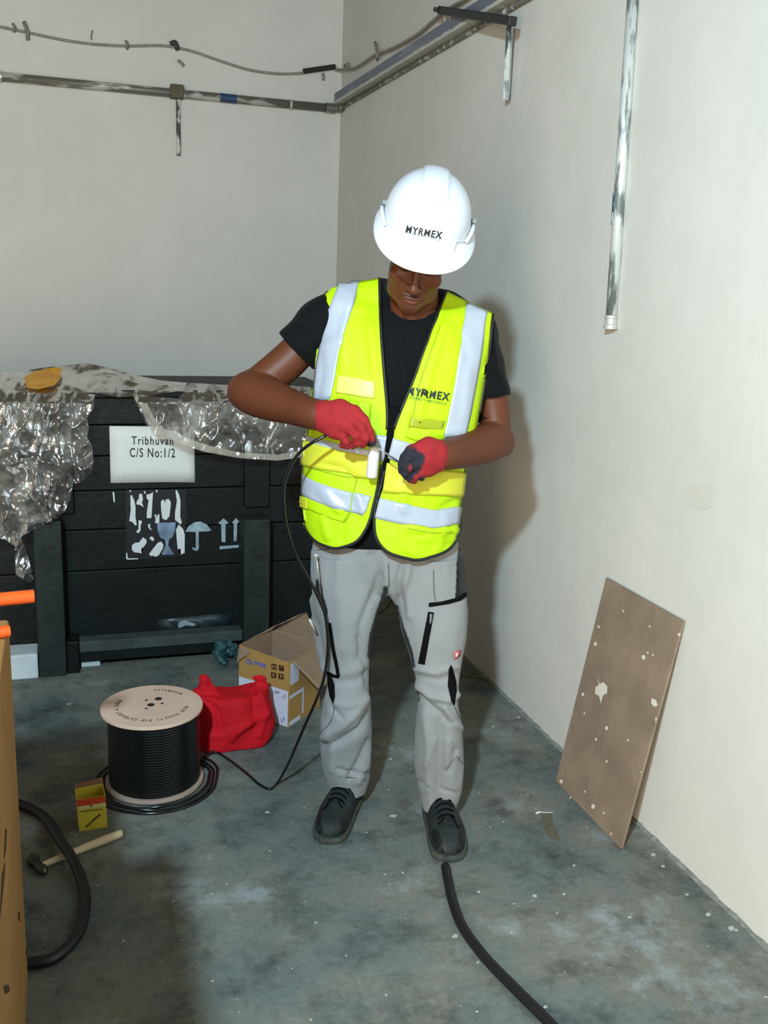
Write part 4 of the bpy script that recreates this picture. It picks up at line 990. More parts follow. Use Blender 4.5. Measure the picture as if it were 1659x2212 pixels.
# back and sides taken from the form
N_ = normals(VV, VF); px_, py_ = proj(VV); U_ = VV@RV; D_ = VV@FV; Zc = VV[:, 2]
hem_z = float(L3(800, 1140, 2.6)[2]); keep = (Zc > hem_z)
arm_l, arm_r = float(L3(0, 0, 2.6)[0]), 0
zl = float(L3(673, 840, 2.6)[2])
ul, ur = float(L3(706, 700, 2.62)[0]), float(L3(1052, 740, 2.62)[0])
side = (N_@FV > .02)
keep &= side & ~((Zc > zl) & ((U_ < ul) | (U_ > ur)))
neckc = L3(890, 640, 2.60); keep &= ~((Zc > neckc[2]-.01) & (np.abs(U_-neckc[0]) < .075) & (D_ < 2.70))
keep &= (N_[:, 2] > -.8); keep &= ~((py_ < np.interp(px_, [700, 770, 820, 963, 1063], [634, 622, 612, 642, 690])+6));  keep &= ~((Zc > L3(890, 690, 2.6)[2]) & (D_ < 2.655)); keep &= ~((Zc > L3(890, 668, 2.6)[2]) & (np.abs(U_-neckc[0]) < .11))
kf = keep[VF].all(1); idx = np.unique(VF[kf]); mp = -np.ones(len(VV), int); mp[idx] = np.arange(len(idx))
P3 = VV[idx]+N_[idx]*.003; F3 = mp[VF[kf]]
v, fc = join([(P1, F1), (P2, F2), (P3, [tuple(q) for q in F3])])
VEST = link('safety_vest', v, fc, M_vest, PERSON, smooth=True); VEST['label'] = 'bright yellow sleeveless safety vest with silver stripes and black edging'
md = VEST.modifiers.new('thickness', 'SOLIDIFY'); md.thickness = .0015; md.offset = -1
bv1 = BVHTree.FromPolygons([tuple(p) for p in np.vstack([P1, P2, P3])], [tuple(int(i) for i in q) for q in fc]); hvv = bvh_hit(bv1, 2.46)
# black edging
M_bind = mat('black_binding', srgb(14, 16, 14), rough=.6)
def piping(name, P, r, m=M_bind, par=None, hit=hvv, off=.003, flat=None):
    Q = catmull(P, 6); W = place([tuple(q) for q in Q], hit, off)
    k = np.ones(5)/5
    if len(W) > 8:
        Wp = np.pad(W, ((2, 2), (0, 0)), mode='edge'); W = np.stack([np.convolve(Wp[:, i], k, 'valid') for i in range(3)], 1)
    v, f = tube_vf(W, r, 8); return link(name, v, f, m, par or VEST, smooth=True)
def edge_tube(W, r):
    W = np.array(W); k = np.ones(3)/3; Wp = np.pad(W, ((1, 1), (0, 0)), mode='edge'); W = np.stack([np.convolve(Wp[:, i], k, 'valid') for i in range(3)], 1)
    v, f = tube_vf(W, r, 8); return link('binding', v, f, M_bind, VEST, smooth=True)
lo_, li_ = P1[0::27], P1[26::27]; ri_, ro_ = P2[0::27], P2[26::27]
edge_tube(li_[:6*6+1], .0040); edge_tube(list(li_[7*6:])+list(lo_[9*6:])[::-1], .0040); edge_tube(lo_[:4*6+1], .0030)
edge_tube(ri_[:6*6+1], .0040); edge_tube(list(ri_[7*6:])+list(ro_[9*6:])[::-1], .0044); edge_tube(ro_[:5*6+1], .0042)
# black zip tapes in the middle
zipm = mat('zip_tape', srgb(4, 5, 5), rough=.8, spec=.1)
A = [(835, 880), (838, 905), (836, 940), (826, 1000), (815, 1050), (804, 1100), (796, 1125)]
B = [(870, 878), (855, 912), (850, 945), (840, 1000), (828, 1050), (814, 1092), (806, 1118)]
ZT, _, _ = band('zip_tape', A, B, .007, zipm, VEST, 6); ZT['label'] = 'black zip tape'
teeth = mat('zip_teeth', srgb(120, 124, 118), rough=.35, metal=.5); P = []
for i, (x, y) in enumerate(catmull([(846, 905), (842, 950), (832, 1005), (820, 1060), (808, 1110)], 14)):
    if noise.noise(Vector((y*.13, 0, 0))) < .05: continue
    p, n = hvv(x, y); v, f = box_vf(p+n*.0095, (.0035, .0035, .0016)); P.append((v, f))
pieces('zip_tooth', P, teeth, ZT)
# reflective stripes
M_refl = mat('reflective_tape', srgb(168, 176, 188), rough=.35, spec=.6, noise_amt=.06, nscale=14, bump=.06, bscale=90)
vf_off = .0074
band('reflective_stripe', [(735, 614), (722, 645), (706, 690), (693, 750), (684, 810), (680, 868)], [(776, 611), (764, 650), (750, 700), (738, 750), (728, 805), (716, 862)], vf_off, M_refl, VEST, 8)
band('reflective_stripe', [(1006, 656), (1002, 690), (992, 750), (980, 830), (968, 890), (957, 945)], [(1050, 676), (1044, 710), (1040, 745), (1027, 820), (1014, 890), (1003, 942)], vf_off, M_refl, VEST, 8)
def hband(name, T, Bt, m=M_refl, off=vf_off, par=None): return band(name, T, Bt, off, m, par or VEST, 6)[0]
hband('reflective_stripe', [(661, 940), (700, 950), (750, 962), (800, 972), (833, 975)], [(659, 958), (698, 968), (748, 982), (800, 992), (829, 995)])
hband('reflective_stripe', [(812, 938), (825, 940), (836, 942)], [(806, 985), (815, 990), (828, 993)])
hband('reflective_stripe', [(849, 946), (880, 955), (920, 965), (960, 970), (1016, 968)], [(838, 988), (865, 999), (900, 1010), (950, 1014), (1008, 1010)])
hband('reflective_stripe', [(657, 1024), (690, 1042), (740, 1058), (775, 1066), (802, 1072)], [(655, 1068), (685, 1084), (735, 1100), (770, 1108), (785, 1112)])
hband('reflective_stripe', [(820, 1075), (860, 1084), (910, 1096), (950, 1101), (992, 1094)], [(809, 1118), (850, 1128), (900, 1138), (940, 1140), (988, 1130)])
# pockets
M_flap = mat('pocket_yellow', srgb(200, 200, 50), rough=.5, spec=.35, bump=.1, bscale=120)
M_flap2 = mat('pocket_clear', srgb(150, 160, 20), rough=.3, spec=.5)
def pocket(name, T, Bt, m, off=.008, thick=.002): o, _, _ = band(name, T, Bt, off, m, VEST, 8, thick); return o
pocket('pocket_flap', [(734, 811), (760, 815), (785, 820), (811, 826)], [(728, 848), (755, 852), (782, 857), (808, 861)], mat('label_yellow', srgb(222, 222, 100), rough=.4, spec=.5), .009)
pocket('breast_pocket', [(742, 862), (770, 866), (800, 868)], [(740, 900), (770, 915), (796, 925)], M_vest, .0068)
pocket('breast_pocket', [(884, 895), (920, 902), (966, 908)], [(876, 945), (910, 955), (958, 960)], M_vest, .0068)
o = pocket('pocket_window', [(887, 900), (920, 904), (957, 909)], [(882, 921), (920, 926), (953, 930)], M_flap2, .0105, .001)
pocket('pocket_flap', [(658, 946), (690, 960), (735, 972), (775, 980), (806, 986)], [(657, 1004), (690, 1012), (735, 1020), (770, 1028), (806, 1034)], M_flap, .0112, .002)
pocket('pocket_flap', [(836, 998), (880, 1006), (930, 1012), (965, 1016), (1000, 1020)], [(826, 1062), (880, 1066), (930, 1068), (960, 1069), (994, 1070)], M_flap, .0112, .002)
pocket('lower_pocket', [(656, 1070), (690, 1085), (735, 1100), (756, 1106)], [(660, 1094), (690, 1108), (720, 1120), (742, 1126)], M_vest, .008, .002)
pocket('side_tab', [(650, 1069), (660, 1074), (668, 1078)], [(648, 1090), (658, 1096), (668, 1100)], M_flap, .009, .002)
seam = mat('seam', srgb(150, 186, 20), rough=.8)
for q in ([(820, 610), (822, 700), (830, 800), (836, 880)],): pass
for q in ([(955, 700), (930, 760), (905, 830), (893, 890), (882, 930)], [(757, 862), (756, 930)], [(802, 870), (798, 925)], [(660, 1008), (700, 1018), (730, 1026), (762, 1032)], [(755, 1110), (765, 1060), (772, 1030)], [(876, 1140), (930, 1150), (980, 1148)], [(742, 1128), (757, 1108), (762, 1060)]):
    piping('seam', q, .0011, seam, VEST, hvv, .004)
M_ink = mat('logo_ink', srgb(18, 24, 24), rough=.6)
text_decal('logo_text', 'MYRMEX', (879, 853), (968, 866), (3.5, -17), hvv, .0058, M_ink, VEST, .03)
text_decal('logo_text', 'PROPERTY MAINTENANCE', (886, 862), (962, 875), (1, -6), hvv, .0056, mat('logo_ink2', srgb(70, 90, 40), rough=.6), VEST, .0)

# ------------------------------------------------------------------ trousers
f = Field((-.26, 2.42, .0), (.30, 2.78, .98), .004)
f.loft([(1090, 690, 975, 2.60, .098), (1150, 680, 985, 2.60, .108), (1190, 675, 996, 2.60, .114), (1230, 674, 1001, 2.60, .108), (1262, 680, 1002, 2.60, .092), (1300, 700, 985, 2.60, .05)], .03, 2.2)
f.loft([(1190, 674, 850, 2.60, .105), (1240, 675, 838, 2.60, .108), (1280, 678, 833, 2.595, .104), (1320, 684, 820, 2.59, .098), (1360, 694, 808, 2.585, .09), (1400, 702, 801, 2.58, .084), (1450, 707, 797, 2.575, .076), (1500, 702, 800, 2.57, .076), (1530, 697, 801, 2.57, .077), (1580, 690, 802, 2.585, .074), (1620, 690, 801, 2.60, .072), (1655, 694, 801, 2.61, .070), (1685, 706, 799, 2.62, .066), (1703, 713, 792, 2.62, .064)], .004, 2.4)
f.loft([(1190, 832, 997, 2.60, .105), (1240, 840, 1003, 2.60, .108), (1280, 848, 1007, 2.595, .104), (1320, 860, 1008, 2.58, .098), (1360, 869, 1006, 2.57, .092), (1400, 880, 1004, 2.56, .086), (1440, 891, 998, 2.55, .08), (1480, 900, 992, 2.545, .076), (1520, 904, 990, 2.54, .076), (1560, 899, 997, 2.545, .075), (1600, 893, 1001, 2.55, .074), (1650, 891, 1002, 2.56, .072), (1690, 899, 998, 2.565, .068), (1720, 908, 990, 2.565, .066), (1737, 913, 984, 2.565, .065)], .004, 2.4)
# cut the wedge open between the thighs
ap = L3(840, 1268, 2.6)
def wedge(X, Y, Z):
    z0 = ap[2]; t_ = (z0-Z); lx = np.interp(t_.ravel(), [0, .02, .05, .15, .25, .5], [.001, .010, .021, .040, .05, .055])[None, None, :]
    cx = ap[0]+np.interp(t_.ravel(), [0, .15, .5], [0, .004, .02])[None, None, :]
    return np.maximum(np.abs(X-cx)-lx, Z-z0)
f.add(wedge, (ap[0]-.07, 2.42, .4), (ap[0]+.09, 2.78, ap[2]), .012, True)
# pocket bulge with pens, viewer left
f.cone(L3(690, 1300, 2.62), L3(700, 1400, 2.61), .020, .018, .03); f.cone(L3(686, 1345, 2.62), L3(705, 1450, 2.60), .014, .014, .02)
f.cone(L3(992, 1320, 2.61), L3(985, 1400, 2.59), .022, .016, .03)
# hollow the hems
f.cone(L3(752, 1690, 2.62), L3(752, 1722, 2.625), .038, .046, 0, True); f.cone(L3(948, 1722, 2.565), L3(948, 1756, 2.57), .036, .043, 0, True)
V, F = f.mesh(); V = relax(V, F, 2); W = to_world(V)
tf = [([(792, 1508), (770, 1540), (735, 1570), (700, 1592)], 9, .009), ([(800, 1540), (775, 1575), (735, 1600), (700, 1612)], 8, -.012), ([(798, 1600), (780, 1640), (755, 1680)], 7, -.010), ([(800, 1610), (795, 1650), (775, 1690)], 8, .007),
      ([(700, 1560), (712, 1600), (720, 1660)], 9, .007), ([(722, 1520), (755, 1525), (775, 1516)], 7, .004), ([(735, 1475), (770, 1470), (795, 1450)], 8, -.005), ([(697, 1480), (720, 1530), (740, 1550)], 7, -.006),
      ([(905, 1500), (925, 1525), (955, 1545), (972, 1560)], 7, -.012), ([(900, 1480), (930, 1505), (965, 1512), (985, 1500)], 9, .012), ([(960, 1530), (978, 1560), (1000, 1575)], 7, .010), ([(915, 1540), (925, 1600), (925, 1700)], 9, .008), ([(950, 1560), (950, 1640), (945, 1730)], 9, -.008), ([(968, 1600), (965, 1650), (985, 1630)], 8, .007), ([(985, 1620), (970, 1665)], 6, -.007), ([(900, 1690), (925, 1700)], 5, -.007), ([(955, 1705), (985, 1712)], 5, -.005),
      ([(820, 1250), (800, 1300), (778, 1350), (775, 1420)], 9, -.008), ([(800, 1200), (815, 1240), (812, 1290)], 9, -.006), ([(870, 1215), (860, 1260), (870, 1320)], 8, -.008), ([(885, 1210), (875, 1260), (885, 1330)], 8, .006), ([(830, 1180), (835, 1270)], 8, .006), ([(730, 1200), (735, 1300), (745, 1400)], 14, .006), ([(690, 1440), (720, 1460), (790, 1440)], 9, .004), ([(900, 1445), (940, 1455), (990, 1440)], 7, .006), ([(905, 1462), (950, 1470), (985, 1460)], 7, -.005),
      ([(775, 1380), (790, 1450), (792, 1480)], 7, -.006), ([(728, 1660), (760, 1672), (798, 1670)], 5, -.006), ([(920, 1650), (940, 1600)], 8, .005), ([(870, 1330), (885, 1400), (892, 1440)], 7, .004), ([(850, 1165), (790, 1190), (700, 1180)], 9, .004)]
W = fold(W, F, tf); W = wrinkle(W, F, .007, 9, 8); W = wrinkle(W, F, .0025, 30, 4)
N_ = normals(W, F)
col = np.ones((len(W), 3)); px_, py_ = proj(W)
def inpoly(px, py, P):
    c = np.zeros(px.shape, bool); n_ = len(P)
    for i in range(n_):
        (x1, y1), (x2, y2) = P[i], P[i-1]
        if y1 == y2: continue
        c ^= ((y1 > py) != (y2 > py)) & (px < (x2-x1)*(py-y1)/(y2-y1)+x1)
    return c
tx = lambda x, y: (640+x*420/1659, 1150+y*560/2212)
blk_ = np.zeros(len(W), bool)
for P_, wd_ in (([tx(850, 640), tx(890, 790), tx(940, 930), tx(975, 1040), tx(990, 1140)], 6), ([tx(765, 480), tx(735, 600), tx(690, 730), tx(645, 880), tx(628, 1060)], 6)): blk_ |= (seg_dist(px_, py_, P_) < wd_) & (N_@FV < .55)
blk_ |= inpoly(px_, py_, [tx(1385, 60), tx(1408, 160), tx(1500, 330), tx(1500, 540), tx(1400, 565), tx(1350, 570), tx(1360, 500), tx(1368, 250), tx(1388, 100)]) & (N_@FV < .7)
blk_ |= inpoly(px_, py_, [tx(165, 400), tx(200, 400), tx(230, 540), tx(268, 660), tx(270, 715), tx(240, 690), tx(195, 610), tx(160, 520)]) & (N_@FV < .3)
bf = blk_.astype(float); E_ = np.vstack([F[:, [0, 1]], F[:, [1, 2]], F[:, [2, 3]], F[:, [3, 0]]]); E_ = np.vstack([E_, E_[:, ::-1]])
a_ = np.zeros(len(W)); c_ = np.zeros(len(W)); np.add.at(a_, E_[:, 0], bf[E_[:, 1]]); np.add.at(c_, E_[:, 0], 1); bf = .6*bf+.4*a_/c_
col = col*(1-.975*bf[:, None])
M_tr = mat('grey_canvas', srgb(140, 140, 138), rough=.85, spec=.2, noise_amt=.10, nscale=9, bump=.25, bscale=260, attr='tint', sheen=.1)
TR = link('trousers', W, F, M_tr, PERSON, smooth=True, colors=col); TR['label'] = 'light grey work trousers with black inserts'
tb = tri_bvh(W, F); ht = bvh_hit(tb)
M_blk = mat('black_insert', srgb(6, 7, 8), rough=.85, spec=.12)
def tp_(name, poly, off=.002, m=M_blk, sol=.0012, ml=8, lab=None):
    o = decal(name, poly, ht, off, m, TR, ml, sol)
    if lab: o['label'] = lab
    return o
tx = lambda x, y: (640+x*420/1659, 1150+y*560/2212)
tp_('pocket_welt', [tx(1130, 600), tx(1230, 590), tx(1350, 560), tx(1440, 510), tx(1450, 540), tx(1400, 580), tx(1300, 610), tx(1150, 634), tx(1128, 632)], .0035)
Z1 = tp_('zipper', [tx(1124, 676), tx(1174, 682), tx(1098, 1128), tx(1044, 1115)], .0035, lab='black zip of the thigh pocket')
o = decal('zip_pull', [tx(1138, 690), tx(1162, 694), tx(1150, 780), tx(1134, 776)], ht, .0055, mat('pull', srgb(110, 112, 116), rough=.3, metal=.5), Z1, 8, .001)
tp_('knee_insert', [tx(1318, 1130), tx(1335, 1160), tx(1360, 1270), tx(1366, 1360), tx(1345, 1480), tx(1322, 1440), tx(1292, 1310), tx(1300, 1170)])
tp_('inseam_insert', [tx(1030, 1350), tx(1055, 1400), tx(1048, 1445)], .0015)
tp_('knee_insert', [tx(268, 1215), tx(300, 1220), tx(328, 1300), tx(332, 1400), tx(318, 1465), tx(290, 1400), tx(272, 1300)])
tp_('pocket_welt', ribbon_poly(catmull([tx(285, 770), tx(300, 860), tx(320, 1000), tx(350, 1150), tx(362, 1228)], 4), 7), .003)
tp_('pocket_welt', ribbon_poly(catmull([tx(250, 1190), tx(290, 1205), tx(320, 1222), tx(366, 1228)], 4), 6), .003)
tp_('badge', [tx(1338, 1020), tx(1395, 1000), tx(1390, 1050), tx(1345, 1085)], .004, mat('red_badge', srgb(190, 90, 84), rough=.5), .0008, 8, 'small red square badge')
tp_('badge_mark', [tx(1352, 1030), tx(1376, 1020), tx(1372, 1052), tx(1352, 1062)], .0052, mat('badge_pale', srgb(220, 190, 180), rough=.5), .0004)
M_seam = mat('dark_seam', srgb(58, 60, 62), rough=.9)
for q in ([tx(325, 1470), tx(318, 1550), tx(280, 1640), tx(215, 1700), tx(200, 1760)], [tx(1345, 1480), tx(1380, 1560), tx(1412, 1620)], [tx(1365, 1905), tx(1400, 1950), tx(1432, 1990)], [tx(1170, 300), tx(1175, 500), tx(1190, 590)], [tx(180, 150), tx(400, 130)], [tx(340, 2085), tx(470, 2090), tx(600, 2110)], [tx(785, 250), tx(790, 400), tx(790, 470)]):
    piping('seam', q, .0010, M_seam, TR, ht, .0008)

# ------------------------------------------------------------------ shoes
def shoe(toe_px, heel_px, heel_d, flip, label):
    toe = on_floor(*toe_px); heel = at_d(heel_px[0], heel_px[1], heel_d); heel[2] = 0; d = heel-toe; d /= np.linalg.norm(d); Lg = .288
    s = np.array([d[1], -d[0], 0])*-1; s = np.cross([0, 0, 1], d)
    def put(v): v = np.array(v); return toe+v[:, 0:1]*d+v[:, 1:2]*s+v[:, 2:3]*np.array([0, 0, 1.0])
    T = [0, .012, .03, .06, .10, .14, .175, .205, .235, .262, .280, .288]
    A = [.012, .032, .042, .0485, .050, .046, .041, .038, .0365, .034, .026, .012]
    Hh = [.030, .050, .060, .066, .074, .088, .100, .106, .104, .100, .094, .080]
    C_ = [-.004*flip, -.004*flip, -.003*flip, 0, .004*flip, .004*flip, .002*flip, 0, 0, 0, 0, 0]
    tt = np.concatenate([np.linspace(0, .04, 12), np.linspace(.05, .25, 21), np.linspace(.256, Lg, 9)])
    it = lambda q: np.interp(tt, T, q)
    a, hh, cc = it(A), it(Hh), it(C_); V = []; n = 28
    for x, w_, h_, c_ in zip(tt, a, hh, cc):
        for k in range(n):
            an = math.pi*k/(n-1); ca, sa = math.cos(an), math.sin(an)
            V.append((x, c_+w_*np.sign(ca)*abs(ca)**.75, .016+(h_-.016)*abs(sa)**.85))
    F = [(i*n+k, (i+1)*n+k, (i+1)*n+k+1, i*n+k+1) for i in range(len(tt)-1) for k in range(n-1)]
    F += [tuple(range(n)), tuple((len(tt)-1)*n+k for k in range(n))[::-1]]
    V = np.array(V); 
    for i in range(len(V)):
        V[i, 2] += .0022*noise.noise(Vector((V[i, 0]*30, V[i, 1]*30, flip)))+(-.004*math.exp(-((V[i, 0]-.075)/.008)**2) if V[i, 2] > .05 else 0)
    up = link('shoe', put(V), F, mat('shoe_leather', srgb(44, 50, 48), rough=.65, spec=.3, color2=srgb(22, 27, 27), nscale=16, bump=.25, bscale=80), PERSON, smooth=True); up['label'] = label
    bvs = tri_bvh(put(V), [F[i][:4] for i in range(len(F)-2)])
    # sole
    So = []; w2 = a+.0045
    ring = [(x-.003 if i == 0 else x, c_+w_) for i, (x, w_, c_) in enumerate(zip(tt, w2, cc))]+[(x, c_-w_) for x, w_, c_ in list(zip(tt, w2, cc))[::-1]]
    m = len(ring); So = [(x*1.012-.004, y, .001) for x, y in ring]+[(x*1.016-.006, y*1.03, .010) for x, y in ring]+[(x*1.012-.004, y, .020) for x, y in ring]
    Fs = [(j*m+i, j*m+(i+1) % m, (j+1)*m+(i+1) % m, (j+1)*m+i) for j in range(2) for i in range(m)]+[tuple(range(m))[::-1], tuple(2*m+i for i in range(m))]
    link('sole', put(So), Fs, mat('sole_rubber', srgb(74, 76, 66), rough=.8, noise_amt=.5, nscale=40), up)
    # tongue and laces, toe guard
    def on_top(x, y, off=.002):
        p = put([(x, y, .3)])[0]; hit, n_, i_, d_ = bvs.ray_cast(Vector(p), Vector((0, 0, -1)))
        return (np.array(hit)+np.array([0, 0, off])) if hit is not None else put([(x, y, .09)])[0]
    ML = mat('shoe_lace', srgb(3, 4, 4), rough=.9, spec=.1)
    G = []
    for i in range(13):
        for k in range(7):
            x = .098+i*.0085; y = (k-3)/3*(.014+.006*i/12); G.append(on_top(x, y, .0015))
    Fg = [(i*7+k, (i+1)*7+k, (i+1)*7+k+1, i*7+k+1) for i in range(12) for k in range(6)]
    link('tongue', G, Fg, mat('tongue_fabric', srgb(18, 22, 24), rough=.9), up, smooth=True)
    for x in (.102, .120, .138, .156, .174):
        v, f = tube_vf(catmull([on_top(x, -.024, .002), on_top(x+.004, -.010, .004), on_top(x+.004, .010, .004), on_top(x, .024, .002)], 4), .0024, 7); link('lace', v, f, ML, up, smooth=True)
    v, f = tube_vf(catmull([on_top(.102, .012*flip, .004), on_top(.092, .020*flip, .004), on_top(.078, .024*flip, .002), on_top(.066, .030*flip, .002)], 5), .0020, 7); link('lace', v, f, ML, up, smooth=True)
    v, f = tube_vf(catmull([on_top(.106, -.006*flip, .004), on_top(.090, -.012*flip, .004), on_top(.084, -.024*flip, .002)], 5), .0020, 7); link('lace', v, f, ML, up, smooth=True)
    for sg in (-1, 1):
        G = []
        for i in range(15):
            x = .004+i*.006
            wx = np.interp(x, T, A); cx = np.interp(x, T, C_)
            for k in range(5):
                fr = [.995, .96, .88, .78, .62][k] if True else 0
                G.append(on_top(x, cx+sg*wx*(fr*(1-.0*i)) if x < .06 else cx+sg*wx*(1-(1-fr)*max(.25, 1-(x-.06)/.04)), .0012))
        Fg = [(i*5+k, (i+1)*5+k, (i+1)*5+k+1, i*5+k+1) for i in range(14) for k in range(4)]
        if sg < 0: Fg = [q[::-1] for q in Fg]
        link('toe_guard', G, Fg, mat('toe_guard', srgb(18, 24, 24), rough=.4), up, smooth=True)
    # ankle
    v, f = tube_vf(put([(.205, 0, .07), (.215, 0, .10), (.222, 0, .135)]), [.040, .037, .034], 20); link('sock', v, f, mat('dark_sock', srgb(14, 15, 18), rough=.95), up, smooth=True)
    return up
shoe((702, 1822), (762, 1700), 2.665, 1, 'scuffed dark shoe, toe turned to the left of the photo')
shoe((976, 1862), (940, 1730), 2.60, -1, 'scuffed dark shoe pointing straight at the camera')

# ------------------------------------------------------------------ gloves
def glove(name, fingers, palm, thumb, tips, label, lo, hi, extra=None):
    f = Field(lo, hi, .0022)
    for c in palm: f.chain([(L3(*p[:3]), p[3]) for p in c], .016)
    for c in fingers: f.chain([(L3(*p[:3]), p[3]) for p in c], .0035)
    f.chain([(L3(*p[:3]), p[3]) for p in thumb], .006)
    V, F = f.mesh(); V = relax(V, F, 1, .4)
    red = np.array(srgb(158, 22, 28)[:3]); blk = np.array(srgb(24, 26, 38)[:3])
    d = np.full(len(V), 9.)
    for p in tips: 
        q = L3(*p[:3]); d = np.minimum(d, np.linalg.norm(V-q, axis=1)/p[3])
    nn = np.array([noise.noise(Vector(tuple(v*60))) for v in V]); m_ = 1/(1+np.exp((d-1+nn*.12)*18)); col = red*(1-m_[:, None])+blk*m_[:, None]
    m = mat(name+'_knit', (1, 1, 1, 1), rough=.8, attr='tint', bump=.4, bscale=420, sheen=.0, noise_amt=.18, nscale=50)
    o = link('glove', to_world(V), F, m, PERSON, smooth=True, colors=col); o['label'] = label; return o
# viewer left: back of the hand to the camera, fingers curled down around the cable
R_ = .0108
palm = [[(678, 893, 2.405, .0335), (705, 900, 2.385, .032)], [(700, 884, 2.385, .020), (735, 882, 2.37, .020), (766, 888, 2.36, .0145)], [(700, 895, 2.38, .022), (735, 897, 2.365, .021), (762, 905, 2.35, .0145)],
        [(700, 906, 2.38, .020), (730, 914, 2.365, .020), (752, 924, 2.35, .0140)], [(698, 918, 2.385, .018), (722, 930, 2.37, .018), (738, 940, 2.36, .0130)], [(705, 890, 2.40, .022), (745, 905, 2.39, .024)]]
fing = [[(766, 886, 2.36, .0135), (786, 906, 2.345, .0118), (797, 931, 2.345, .0108), (805, 955, 2.352, .0098)], [(762, 904, 2.35, .0135), (781, 924, 2.332, .0118), (789, 946, 2.335, .0110), (784, 960, 2.352, .0102)],
        [(752, 924, 2.35, .0132), (768, 940, 2.332, .0115), (772, 956, 2.342, .0108), (762, 962, 2.360, .0100)], [(738, 940, 2.36, .0125), (748, 953, 2.342, .0108), (750, 962, 2.352, .0100), (740, 961, 2.370, .0094)]]
thumb = [(712, 890, 2.41, .018), (748, 908, 2.405, .015), (778, 932, 2.39, .0125), (800, 956, 2.375, .0112)]
glove('glove', fing, palm, thumb, [(806, 957, 2.36, .021), (790, 960, 2.37, .017)], 'red knitted glove, back of the hand to the camera, pinching the cable', (-.26, 2.28, 1.0), (.06, 2.46, 1.30))
# viewer right: hand closed on the tool, black coated fingers
palm = [[(960, 982, 2.43, .031), (942, 983, 2.40, .0315)], [(945, 966, 2.40, .019), (925, 962, 2.385, .0185), (905, 966, 2.37, .0135)], [(942, 978, 2.395, .021), (918, 978, 2.375, .019), (898, 983, 2.36, .0135)],
        [(942, 992, 2.395, .021), (920, 996, 2.375, .019), (900, 1003, 2.36, .0135)], [(943, 1006, 2.40, .018), (925, 1013, 2.385, .017), (908, 1020, 2.37, .0130)], [(945, 985, 2.42, .022), (915, 990, 2.40, .022)]]
fing = [[(905, 966, 2.37, .0132), (886, 972, 2.352, .0115), (873, 988, 2.352, .0106), (867, 1004, 2.365, .0098)], [(898, 983, 2.36, .0132), (880, 990, 2.345, .0115), (869, 1005, 2.350, .0106), (868, 1017, 2.368, .0098)],
        [(900, 1003, 2.36, .0130), (884, 1010, 2.345, .0114), (875, 1022, 2.352, .0106), (880, 1030, 2.370, .0098)], [(908, 1020, 2.37, .0125), (896, 1028, 2.355, .0108), (888, 1035, 2.362, .0100), (894, 1038, 2.38, .0094)]]
thumb = [(940, 968, 2.42, .018), (912, 962, 2.415, .0145), (888, 972, 2.405, .0125), (872, 992, 2.39, .0112)]
glove('glove', fing, palm, thumb, [(868, 1002, 2.355, .031), (884, 985, 2.35, .026), (878, 1022, 2.36, .026), (898, 992, 2.35, .022), (895, 1010, 2.35, .018)], 'red knitted glove with black coated fingers closed around the tool', (-.02, 2.28, .98), (.24, 2.47, 1.20))

